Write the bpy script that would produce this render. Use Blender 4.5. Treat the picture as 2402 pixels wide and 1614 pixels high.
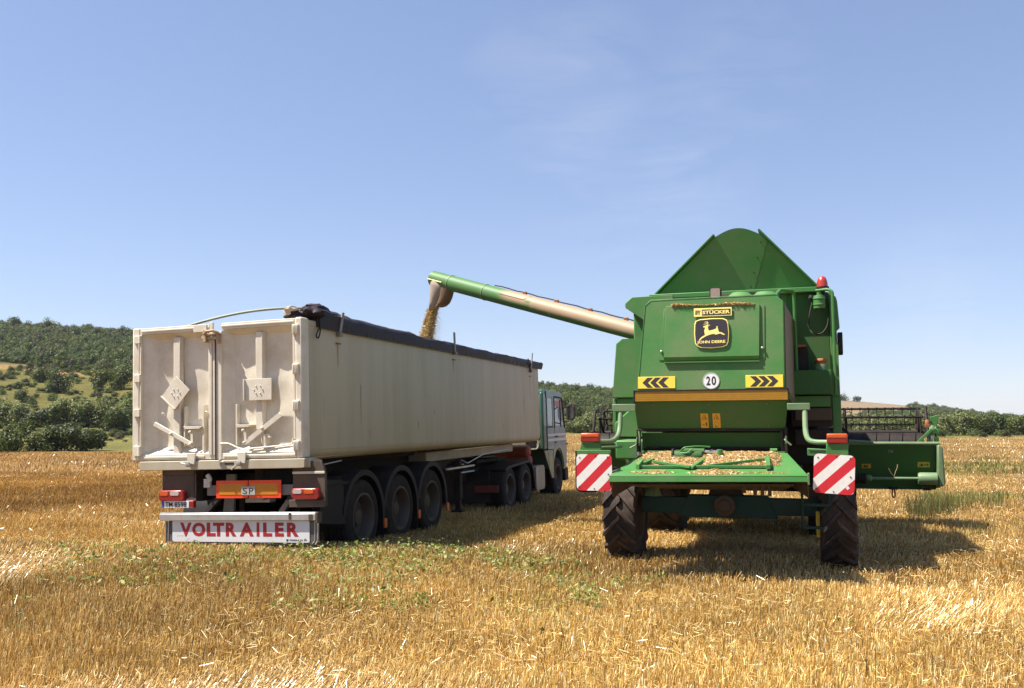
import bpy, bmesh, math, random
import numpy as np
from mathutils import Matrix, Vector, noise as mnoise
from mathutils.geometry import tessellate_polygon

rng = np.random.default_rng(7)
random.seed(7)
D = bpy.data
SC = bpy.context.scene
COL = SC.collection
R = math.radians
for o in list(D.objects):
    D.objects.remove(o, do_unlink=True)

# ------------------------------------------------------------------ camera, sky, sun
CAM_H = 1.87
cam_d = D.cameras.new('camera')
cam_d.sensor_fit = 'HORIZONTAL'
cam_d.sensor_width = 36.0
cam_d.lens = 36.0 * 2150 / 2402
cam_d.clip_start = 0.1
cam_d.clip_end = 9000
cam = D.objects.new('camera', cam_d)
COL.objects.link(cam)
cam.location = (0, 0, CAM_H)
cam.rotation_euler = (math.pi / 2 + 0.0812, 0, 0)
SC.camera = cam

SUN_EL = 59.5           # degrees above the horizon
SUN_HEAD = 6.0         # direction the light travels, degrees from +X towards +Y
world = D.worlds.new('World')
SC.world = world
world.use_nodes = True
wn, wl = world.node_tree.nodes, world.node_tree.links
wn.clear()
w_out = wn.new('ShaderNodeOutputWorld')
w_bg = wn.new('ShaderNodeBackground')
w_bg.inputs['Strength'].default_value = 0.074
sky = wn.new('ShaderNodeTexSky')
sky.sky_type = 'NISHITA'
sky.sun_disc = False
sky.sun_elevation = R(SUN_EL)
sky.sun_rotation = R(-90 - SUN_HEAD)
sky.altitude = 300
sky.air_density = 1.0
sky.dust_density = 0.12
sky.ozone_density = 2.6
tint = wn.new('ShaderNodeMix'); tint.data_type = 'RGBA'; tint.blend_type = 'MULTIPLY'
tint.inputs['Factor'].default_value = 1.0
tint.inputs['B'].default_value = (1.36, 1.40, 1.66, 1)
gam = wn.new('ShaderNodeGamma'); gam.inputs['Gamma'].default_value = 0.64
wl.new(sky.outputs['Color'], gam.inputs['Color']); wl.new(gam.outputs['Color'], tint.inputs['A'])
# thin cirrus: stretched noise, only well above the horizon
tc = wn.new('ShaderNodeTexCoord')
mp = wn.new('ShaderNodeMapping'); mp.inputs['Scale'].default_value = (2.2, 2.2, 9.0)
mp.inputs['Rotation'].default_value = (0.0, 0.28, 0.3)
wl.new(tc.outputs['Generated'], mp.inputs['Vector'])
n1 = wn.new('ShaderNodeTexNoise'); n1.inputs['Scale'].default_value = 3.2
n1.inputs['Detail'].default_value = 7; n1.inputs['Roughness'].default_value = 0.62
n1.inputs['Distortion'].default_value = 0.7
wl.new(mp.outputs['Vector'], n1.inputs['Vector'])
def wmap(a, b, c, d):
    m = wn.new('ShaderNodeMapRange'); m.clamp = True
    for k, v in zip(('From Min', 'From Max', 'To Min', 'To Max'), (a, b, c, d)):
        m.inputs[k].default_value = v
    return m
r1 = wmap(0.40, 0.78, 0, 1); wl.new(n1.outputs['Fac'], r1.inputs['Value'])
patch = None                       # a few faint cirrus patches, by compass direction and radius
for d_, rad, amt in (((0.05, 0.94, 0.36), 7.0, .15), ((0.23, 0.92, 0.35), 5.5, .13), ((0.12, 0.98, 0.24), 7.0, .12), ((0.20, 0.97, 0.25), 4.5, .11), ((0.42, 0.91, 0.12), 5, .16), ((-0.6, 0.75, 0.3), 9, .05)):
    dv = Vector(d_).normalized()
    dt = wn.new('ShaderNodeVectorMath'); dt.operation = 'DOT_PRODUCT'; dt.inputs[1].default_value = dv
    wl.new(tc.outputs['Generated'], dt.inputs[0])
    r_ = wmap(math.cos(R(rad)), 1.0, 0, amt); r_.interpolation_type = 'SMOOTHSTEP'; wl.new(dt.outputs['Value'], r_.inputs['Value'])
    if patch is None: patch = r_.outputs['Result']
    else:
        a_ = wn.new('ShaderNodeMath'); a_.operation = 'ADD'; wl.new(patch, a_.inputs[0]); wl.new(r_.outputs['Result'], a_.inputs[1]); patch = a_.outputs[0]
mu = wn.new('ShaderNodeMath'); mu.operation = 'MULTIPLY'
wl.new(r1.outputs['Result'], mu.inputs[0]); wl.new(patch, mu.inputs[1])
cl = wn.new('ShaderNodeMix'); cl.data_type = 'RGBA'
cl.inputs['B'].default_value = (5.2, 5.4, 5.9, 1)
wl.new(mu.outputs[0], cl.inputs['Factor']); wl.new(tint.outputs['Result'], cl.inputs['A'])
wl.new(cl.outputs['Result'], w_bg.inputs['Color'])
wl.new(w_bg.outputs['Background'], w_out.inputs['Surface'])

sun_d = D.lights.new('sun', 'SUN')
sun_d.energy = 5.0
sun_d.angle = R(0.53)
sun_d.color = (1.0, 0.93, 0.82)
sun = D.objects.new('sun', sun_d)
COL.objects.link(sun)
ce = math.cos(R(SUN_EL))
ldir = Vector((ce * math.cos(R(SUN_HEAD)), ce * math.sin(R(SUN_HEAD)), -math.sin(R(SUN_EL))))
sun.rotation_euler = ldir.to_track_quat('-Z', 'Y').to_euler()
sun.location = (-40, 0, 60)

SC.view_settings.view_transform = 'Standard'
SC.view_settings.look = 'None'
SC.view_settings.exposure = 1.28
SC.view_settings.gamma = 1.0
SC.view_settings.use_curve_mapping = False
SC.render.engine = 'CYCLES'
SC.cycles.max_bounces = 6
SC.cycles.transparent_max_bounces = 6

# ------------------------------------------------------------------ material helpers
MATS = {}
def paint(name, col, rough=0.5, metal=0.0, dirt=None, dirt_amt=0.35, scale=3.0, var=0.12, bump=0.0,
          streak=False, spec=0.5, coat=0.0, fine=60.0):
    """Principled paint with value variation, a second dirt/dust colour and fine relief."""
    if name in MATS: return MATS[name]
    m = D.materials.new(name); m.use_nodes = True
    nt = m.node_tree; N, L = nt.nodes, nt.links
    b = N['Principled BSDF']
    b.inputs['Metallic'].default_value = metal
    b.inputs['Specular IOR Level'].default_value = spec
    b.inputs['Coat Weight'].default_value = coat
    t = N.new('ShaderNodeTexCoord')
    mpn = N.new('ShaderNodeMapping'); L.new(t.outputs['Object'], mpn.inputs['Vector'])
    if streak: mpn.inputs['Scale'].default_value = (1.0, 1.0, 0.10)
    a = N.new('ShaderNodeTexNoise'); a.inputs['Scale'].default_value = scale
    a.inputs['Detail'].default_value = 8; a.inputs['Roughness'].default_value = 0.65
    L.new(mpn.outputs['Vector'], a.inputs['Vector'])
    f = N.new('ShaderNodeTexNoise'); f.inputs['Scale'].default_value = fine; f.inputs['Detail'].default_value = 3
    L.new(t.outputs['Object'], f.inputs['Vector'])
    mr = N.new('ShaderNodeMapRange'); mr.inputs['From Min'].default_value = 0.42; mr.inputs['From Max'].default_value = 0.72
    mr.inputs['To Max'].default_value = dirt_amt if dirt else 0.0
    L.new(a.outputs['Fac'], mr.inputs['Value'])
    v = N.new('ShaderNodeMapRange'); v.inputs['From Min'].default_value = 0.25; v.inputs['From Max'].default_value = 0.75
    v.inputs['To Min'].default_value = 1 - var; v.inputs['To Max'].default_value = 1 + var
    L.new(f.outputs['Fac'], v.inputs['Value'])
    mx = N.new('ShaderNodeMix'); mx.data_type = 'RGBA'
    mx.inputs['A'].default_value = (*col, 1); mx.inputs['B'].default_value = (*(dirt or col), 1)
    L.new(mr.outputs['Result'], mx.inputs['Factor'])
    hv = N.new('ShaderNodeVectorMath'); hv.operation = 'SCALE'
    L.new(mx.outputs['Result'], hv.inputs[0]); L.new(v.outputs['Result'], hv.inputs['Scale'])
    L.new(hv.outputs['Vector'], b.inputs['Base Color'])
    rr = N.new('ShaderNodeMapRange'); rr.inputs['To Min'].default_value = max(0.02, rough - 0.12); rr.inputs['To Max'].default_value = min(1, rough + 0.2)
    L.new(a.outputs['Fac'], rr.inputs['Value']); L.new(rr.outputs['Result'], b.inputs['Roughness'])
    if bump:
        bp = N.new('ShaderNodeBump'); bp.inputs['Strength'].default_value = bump; bp.inputs['Distance'].default_value = 0.01
        L.new(f.outputs['Fac'], bp.inputs['Height']); L.new(bp.outputs['Normal'], b.inputs['Normal'])
    MATS[name] = m
    return m

def attr_mat(name, attr='Col', rough=0.6, transl=0.0, spec=0.3, rand=0.0, patch=0.0, patch_scale=0.05, tcol=(1, 1, 1)):
    """Colour from a mesh attribute (the thing's own colour), optional translucency for leaves and straw."""
    if name in MATS: return MATS[name]
    m = D.materials.new(name); m.use_nodes = True
    nt = m.node_tree; N, L = nt.nodes, nt.links
    b = N['Principled BSDF']; out = N['Material Output']
    b.inputs['Roughness'].default_value = rough
    b.inputs['Specular IOR Level'].default_value = spec
    at = N.new('ShaderNodeAttribute'); at.attribute_name = attr
    col = at.outputs['Color']
    if rand or patch:
        oi = N.new('ShaderNodeObjectInfo')
        r = N.new('ShaderNodeMapRange'); r.inputs['To Min'].default_value = 1 - rand; r.inputs['To Max'].default_value = 1 + rand
        L.new(oi.outputs['Random'], r.inputs['Value'])
        s = N.new('ShaderNodeVectorMath'); s.operation = 'SCALE'
        L.new(col, s.inputs[0]); L.new(r.outputs['Result'], s.inputs['Scale'])
        col = s.outputs['Vector']
        if patch:
            g = N.new('ShaderNodeNewGeometry'); nz = N.new('ShaderNodeTexNoise'); nz.inputs['Scale'].default_value = patch_scale
            nz.inputs['Detail'].default_value = 4
            L.new(g.outputs['Position'], nz.inputs['Vector'])
            r2_ = N.new('ShaderNodeMapRange'); r2_.inputs['From Min'].default_value = 0.3; r2_.inputs['From Max'].default_value = 0.7
            r2_.inputs['To Min'].default_value = 1 - patch; r2_.inputs['To Max'].default_value = 1 + patch
            L.new(nz.outputs['Fac'], r2_.inputs['Value'])
            s2 = N.new('ShaderNodeVectorMath'); s2.operation = 'SCALE'
            L.new(col, s2.inputs[0]); L.new(r2_.outputs['Result'], s2.inputs['Scale'])
            col = s2.outputs['Vector']
    L.new(col, b.inputs['Base Color'])
    if transl:
        tr = N.new('ShaderNodeBsdfTranslucent')
        tm = N.new('ShaderNodeVectorMath'); tm.operation = 'MULTIPLY'; tm.inputs[1].default_value = tcol
        L.new(col, tm.inputs[0]); L.new(tm.outputs['Vector'], tr.inputs['Color'])
        ms = N.new('ShaderNodeMixShader'); ms.inputs['Fac'].default_value = transl
        L.new(b.outputs['BSDF'], ms.inputs[1]); L.new(tr.outputs['BSDF'], ms.inputs[2])
        L.new(ms.outputs['Shader'], out.inputs['Surface'])
    MATS[name] = m
    return m

def stripe_mat(name, c1, c2, direction, period, duty=0.5, phase=0.0, rough=0.4, dirt=0.1):
    """Flat print of diagonal stripes on a plate (object coordinates)."""
    if name in MATS: return MATS[name]
    m = D.materials.new(name); m.use_nodes = True
    nt = m.node_tree; N, L = nt.nodes, nt.links
    b = N['Principled BSDF']; b.inputs['Roughness'].default_value = rough
    t = N.new('ShaderNodeTexCoord'); d = N.new('ShaderNodeVectorMath'); d.operation = 'DOT_PRODUCT'
    d.inputs[1].default_value = direction
    L.new(t.outputs['Object'], d.inputs[0])
    a = N.new('ShaderNodeMath'); a.operation = 'MULTIPLY_ADD'; a.inputs[1].default_value = 1 / period; a.inputs[2].default_value = phase
    L.new(d.outputs['Value'], a.inputs[0])
    fr = N.new('ShaderNodeMath'); fr.operation = 'FRACT'; L.new(a.outputs[0], fr.inputs[0])
    gt = N.new('ShaderNodeMath'); gt.operation = 'GREATER_THAN'; gt.inputs[1].default_value = duty; L.new(fr.outputs[0], gt.inputs[0])
    mx = N.new('ShaderNodeMix'); mx.data_type = 'RGBA'
    mx.inputs['A'].default_value = (*c1, 1); mx.inputs['B'].default_value = (*c2, 1)
    L.new(gt.outputs[0], mx.inputs['Factor'])
    nz = N.new('ShaderNodeTexNoise'); nz.inputs['Scale'].default_value = 14; nz.inputs['Detail'].default_value = 6
    L.new(t.outputs['Object'], nz.inputs['Vector'])
    r = N.new('ShaderNodeMapRange'); r.inputs['From Min'].default_value = 0.3; r.inputs['From Max'].default_value = 0.7
    r.inputs['To Min'].default_value = 1 - dirt; r.inputs['To Max'].default_value = 1.0
    L.new(nz.outputs['Fac'], r.inputs['Value'])
    s = N.new('ShaderNodeVectorMath'); s.operation = 'SCALE'
    L.new(mx.outputs['Result'], s.inputs[0]); L.new(r.outputs['Result'], s.inputs['Scale'])
    L.new(s.outputs['Vector'], b.inputs['Base Color'])
    MATS[name] = m
    return m

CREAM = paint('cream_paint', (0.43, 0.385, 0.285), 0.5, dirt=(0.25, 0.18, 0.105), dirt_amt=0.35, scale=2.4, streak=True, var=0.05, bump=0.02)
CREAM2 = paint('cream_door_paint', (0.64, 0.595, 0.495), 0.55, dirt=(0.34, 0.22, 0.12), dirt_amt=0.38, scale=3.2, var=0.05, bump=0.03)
STEEL = paint('galvanised_steel', (0.42, 0.42, 0.40), 0.45, metal=0.6, dirt=(0.25, 0.2, 0.14), dirt_amt=0.5, scale=9)
ALU = paint('aluminium', (0.55, 0.55, 0.55), 0.38, metal=0.7, dirt=(0.2, 0.15, 0.1), dirt_amt=0.35, scale=6, var=0.06)
TYRE = paint('tyre_rubber', (0.020, 0.018, 0.017), 0.85, spec=.2, dirt=(0.065, 0.046, 0.034), dirt_amt=0.6, scale=5, var=0.25, bump=0.1)
LUGTYRE = paint('lugged_tyre_rubber', (0.032, 0.026, 0.024), 0.8, spec=.25, dirt=(0.15, 0.10, 0.07), dirt_amt=0.6, scale=4, var=0.2, bump=0.08)
BLACK = paint('black_plastic', (0.013, 0.012, 0.014), 0.6, spec=.25, dirt=(0.05, 0.036, 0.03), dirt_amt=0.5, scale=6)
CHASSIS = paint('dark_chassis', (0.017, 0.014, 0.013), 0.7, spec=.25, dirt=(0.07, 0.045, 0.03), dirt_amt=0.55, scale=4, var=0.2)
BROWNBOARD = paint('dusty_brown_plate', (0.10, 0.075, 0.056), 0.75, spec=.25, dirt=(0.05, 0.038, 0.028), dirt_amt=0.6, scale=4)
RIM = paint('dusty_rim', (0.075, 0.058, 0.045), 0.65, dirt=(0.06, 0.03, 0.012), dirt_amt=0.6, scale=5)
TARP = paint('dark_tarpaulin', (0.018, 0.014, 0.024), 0.55, spec=.25, dirt=(0.060, 0.038, 0.030), dirt_amt=0.6, scale=2.5, var=0.2, bump=0.05, fine=22)
TARPIN = paint('tarpaulin_beige', (0.48, 0.42, 0.34), 0.6, dirt=(0.25, 0.18, 0.12), dirt_amt=0.4)
REFO = paint('reflector_orange', (0.55, 0.20, 0.008), 0.35, dirt=(0.3, 0.12, 0.02), dirt_amt=0.3, scale=12)
REFR = paint('reflector_red', (0.85, 0.06, 0.012), 0.35, dirt=(0.5, 0.04, 0.01), dirt_amt=0.2)
LRED = paint('red_lens', (0.26, 0.008, 0.008), 0.3, spec=0.5, coat=0.2, dirt=(0.2, 0.03, 0.02), dirt_amt=0.35, scale=14)
LORA = paint('orange_lens', (0.55, 0.085, 0.010), 0.3, spec=0.5, coat=0.25, dirt=(0.4, 0.08, 0.02), dirt_amt=0.3, scale=14)
LWHT = paint('clear_lens', (0.45, 0.38, 0.36), 0.2, spec=0.7, coat=0.5)
WHITE = paint('white_plate', (0.68, 0.69, 0.70), 0.4, dirt=(0.45, 0.40, 0.34), dirt_amt=0.22, scale=4, var=0.04)
INK = paint('black_ink', (0.018, 0.016, 0.016), 0.5)
REDINK = paint('red_lettering', (0.36, 0.014, 0.018), 0.45, dirt=(0.42, 0.08, 0.06), dirt_amt=0.2, scale=9)
BLUEINK = paint('blue_ink', (0.03, 0.07, 0.35), 0.45)
RUST = paint('rust', (0.30, 0.11, 0.04), 0.8, dirt=(0.12, 0.05, 0.03), dirt_amt=0.6, scale=15, var=0.2)
GREEN = paint('green_paint', (0.050, 0.183, 0.041), 0.5, spec=.35, dirt=(0.20, 0.19, 0.11), dirt_amt=0.50, scale=1.5, var=0.05)
OLIVESHADE = paint('shaded_olive_green', (0.044, 0.125, 0.030), 0.55, spec=.3, dirt=(0.14, 0.12, 0.07), dirt_amt=0.4, scale=2.2, var=0.05)  # lower panel: its shade and the straw's bounce light put into the green
GREENSHADE = paint('shaded_green_paint', (0.032, 0.115, 0.028), 0.6, spec=.25, dirt=(0.09, 0.08, 0.045), dirt_amt=0.45, scale=3, var=0.08)  # body green with shade painted in, for header, recessed panels and gear
GREEN2 = paint('green_frame_paint', (0.042, 0.170, 0.037), 0.5, spec=.35, dirt=(0.17, 0.17, 0.10), dirt_amt=0.3, scale=4, var=0.08)
SAGE = paint('faded_green_paint', (0.105, 0.185, 0.085), 0.5, dirt=(0.26, 0.25, 0.16), dirt_amt=0.4, scale=4, var=0.06)
TEAL = paint('teal_axle_paint', (0.011, 0.045, 0.036), 0.6, spec=.25, dirt=(0.04, 0.04, 0.025), dirt_amt=0.5, scale=4)
YELLOW = paint('yellow_decal', (0.80, 0.58, 0.05), 0.4, dirt=(0.55, 0.45, 0.08), dirt_amt=0.4, scale=10, var=0.04)
PALEYEL = paint('pale_yellow_decal', (0.86, 0.70, 0.22), 0.35, var=0.03)
DKBROWN = paint('dark_brown_decal', (0.030, 0.022, 0.020), 0.35, coat=0.3)
RUSTRIM = paint('rusty_brown_rim', (0.09, 0.055, 0.03), 0.7, dirt=(0.16, 0.11, 0.05), dirt_amt=0.5, scale=6)
HOODSIDE = paint('dusty_hood_side', (0.17, 0.145, 0.10), 0.7, dirt=(0.08, 0.14, 0.06), dirt_amt=0.5, scale=2)
GRIME = paint('brown_grime', (0.075, 0.052, 0.032), 0.85, dirt=(0.05, 0.05, 0.03), dirt_amt=0.6, scale=5)
DKMETAL = paint('dark_reel_metal', (0.014, 0.011, 0.010), 0.6, spec=.25, dirt=(0.05, 0.028, 0.018), dirt_amt=0.5, scale=7, var=0.2)
RUBBER = paint('dusty_spout_rubber', (0.23, 0.185, 0.155), 0.85, dirt=(0.33, 0.27, 0.22), dirt_amt=0.6, scale=6)
CABGREEN = paint('dark_green_cab_paint', (0.030, 0.095, 0.065), 0.35, coat=0.3, dirt=(0.12, 0.11, 0.08), dirt_amt=0.3, scale=4)
CABGREY = paint('blue_grey_cab_paint', (0.19, 0.23, 0.235), 0.4, coat=0.2, dirt=(0.17, 0.15, 0.12), dirt_amt=0.35, scale=4, var=0.05)
CABBACK = paint('cab_back_paint', (0.22, 0.24, 0.17), 0.5, dirt=(0.14, 0.11, 0.07), dirt_amt=0.5, scale=4)
STRIPE = paint('pale_stripe', (0.55, 0.50, 0.49), 0.4)
REDTANK = paint('red_tank_paint', (0.33, 0.07, 0.04), 0.5, dirt=(0.16, 0.08, 0.05), dirt_amt=0.5, scale=7)
CHROME = paint('chrome', (0.7, 0.7, 0.7), 0.12, metal=1.0, var=0.02)
MIRROR_BACK = paint('brown_mirror_shell', (0.12, 0.05, 0.025), 0.4)
BARK = paint('bark', (0.09, 0.065, 0.045), 0.9, dirt=(0.05, 0.04, 0.03), dirt_amt=0.6, scale=8, bump=0.3)
GLASS = D.materials.new('cab_glass'); GLASS.use_nodes = True
_b = GLASS.node_tree.nodes['Principled BSDF']
_b.inputs['Base Color'].default_value = (0.42, 0.48, 0.52, 1); _b.inputs['Roughness'].default_value = 0.06
_b.inputs['Transmission Weight'].default_value = 0.45; _b.inputs['IOR'].default_value = 1.35
AMBERSTRIP = stripe_mat('amber_reflective_strip', (0.38, 0.19, 0.012), (0.27, 0.12, 0.008), (0, 0, 1), 0.0225, 0.72, rough=0.35, dirt=0.15)
BOARD_R = stripe_mat('red_white_stripes', (0.60, 0.020, 0.035), (0.80, 0.78, 0.74), (0.7071, 0, -0.7071), 0.1905, 0.5, phase=0.06, dirt=0.12)

# ------------------------------------------------------------------ mesh builder
class MB:
    def __init__(s, off=(0, 0, 0)):
        s.v = []; s.f = []; s.off = off
    def add(s, vs, fs):
        b = len(s.v)
        s.v += [tuple(map(float, p)) for p in vs]
        s.f += [tuple(i + b for i in f) for f in fs]
        return s
    def hexa(s, p):                       # 8 points: bottom loop then top loop
        return s.add(p, [(3, 2, 1, 0), (4, 5, 6, 7), (0, 1, 5, 4), (1, 2, 6, 5), (2, 3, 7, 6), (3, 0, 4, 7)])
    def box(s, x0, x1, y0, y1, z0, z1):
        return s.hexa([(x0, y0, z0), (x1, y0, z0), (x1, y1, z0), (x0, y1, z0), (x0, y0, z1), (x1, y0, z1), (x1, y1, z1), (x0, y1, z1)])
    def prism(s, poly, axis, a0, a1):
        """2-D outline extruded along an axis: 'v' takes (u,w), 'u' takes (v,w), 'w' takes (u,v)."""
        mk = {'v': lambda p, a: (p[0], a, p[1]), 'u': lambda p, a: (a, p[0], p[1]), 'w': lambda p, a: (p[0], p[1], a)}[axis]
        n = len(poly)
        vs = [mk(p, a0) for p in poly] + [mk(p, a1) for p in poly]
        tris = tessellate_polygon([[Vector((p[0], p[1], 0)) for p in poly]])
        fs = [tuple(t) for t in tris] + [tuple(i + n for i in reversed(t)) for t in tris]
        fs += [(i, (i + 1) % n, n + (i + 1) % n, n + i) for i in range(n)]
        return s.add(vs, fs)
    def loft(s, loops, caps=True, closed=True):
        n = len(loops[0]); vs = [p for l in loops for p in l]; fs = []
        for k in range(len(loops) - 1):
            for i in range(n if closed else n - 1):
                j = (i + 1) % n
                fs.append((k * n + i, k * n + j, (k + 1) * n + j, (k + 1) * n + i))
        if caps and closed:
            fs.append(tuple(reversed(range(n)))); fs.append(tuple(range((len(loops) - 1) * n, len(loops) * n)))
        return s.add(vs, fs)
    def tube(s, pts, r, n=8, caps=True):
        P = [Vector(p) for p in pts]; rs = r if isinstance(r, (list, tuple)) else [r] * len(P)
        loops = []; up = None
        for i, p in enumerate(P):
            d = (P[min(i + 1, len(P) - 1)] - P[max(i - 1, 0)]).normalized()
            if up is None:
                up = Vector((0, 0, 1)) if abs(d.z) < 0.9 else Vector((1, 0, 0))
            a = d.cross(up).normalized(); up = a.cross(d).normalized()
            loops.append([tuple(p + (a * math.cos(t) + up * math.sin(t)) * rs[i]) for t in [2 * math.pi * k / n for k in range(n)]])
        return s.loft(loops, caps)
    def lathe(s, prof, c, axis, n=24, ring=False):
        """profile of (radius, height along axis) turned about an axis through c; ring closes the profile on itself."""
        c = Vector(c); ax = Vector(axis).normalized()
        a = ax.orthogonal().normalized(); b = ax.cross(a)
        loops = [[tuple(c + ax * h + (a * math.cos(t) + b * math.sin(t)) * r) for t in [2 * math.pi * k / n for k in range(n)]] for r, h in prof]
        if ring: loops.append(loops[0])
        return s.loft(loops, not ring)
    def sheet(s, quad, t):
        q = [Vector(p) for p in quad]; nrm = (q[1] - q[0]).cross(q[2] - q[0]).normalized() * t
        n = len(q); vs = [tuple(p) for p in q] + [tuple(p + nrm) for p in q]
        return s.add(vs, [tuple(reversed(range(n))), tuple(range(n, 2 * n))] + [(i, (i + 1) % n, n + (i + 1) % n, n + i) for i in range(n)])
    def pipe(s, pts, r, n=8, bend=0.08, seg=4):
        """tube whose corners are rounded."""
        P = [Vector(p) for p in pts]; out = [P[0]]
        for i in range(1, len(P) - 1):
            a, b, c = P[i - 1], P[i], P[i + 1]
            l = min(bend, (a - b).length * 0.45, (c - b).length * 0.45)
            p0 = b + (a - b).normalized() * l; p1 = b + (c - b).normalized() * l
            for k in range(seg + 1):
                t = k / seg; out.append(p0 * (1 - t) ** 2 + b * 2 * t * (1 - t) + p1 * t * t)
        out.append(P[-1])
        return s.tube([tuple(p) for p in out], r, n)
    def mesh(s, name, fix=True):
        me = D.meshes.new(name)
        v = np.array(s.v) + np.array(s.off)
        me.from_pydata([tuple(p) for p in v], [], s.f)
        if fix:
            bm = bmesh.new(); bm.from_mesh(me); bmesh.ops.recalc_face_normals(bm, faces=bm.faces); bm.to_mesh(me); bm.free()
        return me

def link(o, parent=None):
    COL.objects.link(o)
    if parent is not None: o.parent = parent
    return o

def finish(me, m, sharp=34):
    me.materials.append(m)
    if len(me.polygons):
        me.polygons.foreach_set('use_smooth', [True] * len(me.polygons))
        me.set_sharp_from_angle(angle=R(sharp))

def part(name, mb, m, parent, bevel=0.0, sharp=34, label=None, kind=None, fix=True):
    me = mb.mesh(name, fix) if isinstance(mb, MB) else mb
    finish(me, m, sharp)
    o = link(D.objects.new(name, me), parent)
    if bevel:
        b = o.modifiers.new('bevel', 'BEVEL'); b.width = bevel; b.segments = 2; b.limit_method = 'ANGLE'; b.angle_limit = R(40)
        b.harden_normals = False
    if label: o['label'] = label
    if kind: o['kind'] = kind
    return o

def tag(o, label, cat=None, group=None, kind=None):
    o['label'] = label
    if cat: o['category'] = cat
    if group: o['group'] = group
    if kind: o['kind'] = kind
    return o

def frame_matrix(pos, yaw, lean=0.0, pit=0.0):
    """local u right, v forward, w up; yaw turns forward to the right, lean tips the top to the right."""
    v = Vector((math.sin(yaw), math.cos(yaw), 0)); u = Vector((math.cos(yaw), -math.sin(yaw), 0)); w = Vector((0, 0, 1))
    u2 = u * math.cos(lean) - w * math.sin(lean); w2 = w * math.cos(lean) + u * math.sin(lean)
    v2 = v * math.cos(pit) + w2 * math.sin(pit); w3 = w2 * math.cos(pit) - v * math.sin(pit)
    m = Matrix((u2, v2, w3)).transposed().to_4x4(); m.translation = Vector(pos)
    return m

def empty(name, matrix, label, cat, group=None):
    o = D.objects.new(name, None); COL.objects.link(o); o.matrix_world = matrix; o.empty_display_size = 0.3
    return tag(o, label, cat, group)

def copy_part(o, parent, loc=None, rot=None):
    c = o.copy(); COL.objects.link(c); c.parent = parent
    if loc is not None: c.location = loc
    if rot is not None: c.rotation_euler = rot
    for ch in o.children: copy_part(ch, c)
    return c

def text_verts(s, box, bold=0.0):
    """glyph mesh of a string fitted to box (x0,x1,z0,z1): returns 2-D verts and faces."""
    cu = D.curves.new('glyphs', 'FONT'); cu.body = s; cu.resolution_u = 4; cu.offset = bold
    o = D.objects.new('glyphs', cu); me = D.meshes.new_from_object(o)
    v = [(p.co.x, p.co.y) for p in me.vertices]; f = [tuple(p.vertices) for p in me.polygons]
    D.objects.remove(o); D.meshes.remove(me); D.curves.remove(cu)
    xs = [p[0] for p in v]; ys = [p[1] for p in v]
    sx = (box[1] - box[0]) / (max(xs) - min(xs)); sy = (box[3] - box[2]) / (max(ys) - min(ys))
    return [(box[0] + (x - min(xs)) * sx, box[2] + (y - min(ys)) * sy) for x, y in v], f

def letters(mb, s, box, v, bold=0.02):
    p, f = text_verts(s, box, bold)
    return mb.add([(x, v, z) for x, z in p], f)

def flat(mb, poly, v):
    t = tessellate_polygon([[Vector((p[0], p[1], 0)) for p in poly]])
    return mb.add([(p[0], v, p[1]) for p in poly], [tuple(i) for i in t])

def round_rect(x0, x1, z0, z1, r, n=5):
    out = []
    for cx, cz, a0 in ((x1 - r, z1 - r, 0), (x0 + r, z1 - r, 90), (x0 + r, z0 + r, 180), (x1 - r, z0 + r, 270)):
        for k in range(n + 1):
            a = R(a0 + 90 * k / n); out.append((cx + r * math.cos(a), cz + r * math.sin(a)))
    return out

# ------------------------------------------------------------------ the land: field, meadow, hills
PXK = [-1400, -600, 0, 300, 564, 900, 1270, 1350, 1430, 1700, 1975, 2100, 2200, 2402, 3000, 4200]
def K(vals):
    return lambda p: np.interp(p, PXK, vals)
edge_d = K([70, 62, 58, 58, 60, 85, 116, 120, 112, 104, 98, 96, 96, 104, 112, 120])
foot_d = K([110, 104, 100, 100, 104, 125, 160, 160, 165, 180, 200, 200, 200, 200, 200, 220])
ridge_d = K([300, 320, 330, 330, 330, 340, 380, 385, 400, 560, 780, 800, 800, 800, 800, 800])
ridge_z = K([31, 33.5, 34.5, 32, 30, 24, 14.2, 13.4, 12.6, 14.5, 17.6, 14.0, 10.0, -1.0, -4, -2])
foot_z = K([.35, .35, .35, .35, .35, .2, -.3, -.4, -.5, -.9, -1.3, -1.3, -1.3, -1.3, -1.3, -1.3])

def az_param(X, Y):
    a = np.clip(np.arctan2(X, Y), -R(62), R(62))
    return 1201 + 2150 * np.tan(a), np.hypot(X, Y) * np.cos(a)

def sstep(x, a, b):
    t = np.clip((x - a) / (b - a), 0, 1); return t * t * (3 - 2 * t)

def vnoise(X, Y, seed=0):
    """cheap smooth value noise from sums of sines."""
    r = np.random.default_rng(seed); out = np.zeros_like(np.asarray(X, float))
    for k in range(7):
        a = r.uniform(0, 2 * np.pi); f = 2 ** (k * 0.45); p = r.uniform(0, 6.28); q = r.uniform(0, 6.28)
        out += np.sin((X * np.cos(a) + Y * np.sin(a)) * f + p + 1.3 * np.sin((-X * np.sin(a) + Y * np.cos(a)) * f * 0.7 + q)) / f ** 0.5
    return out / 3.0

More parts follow.
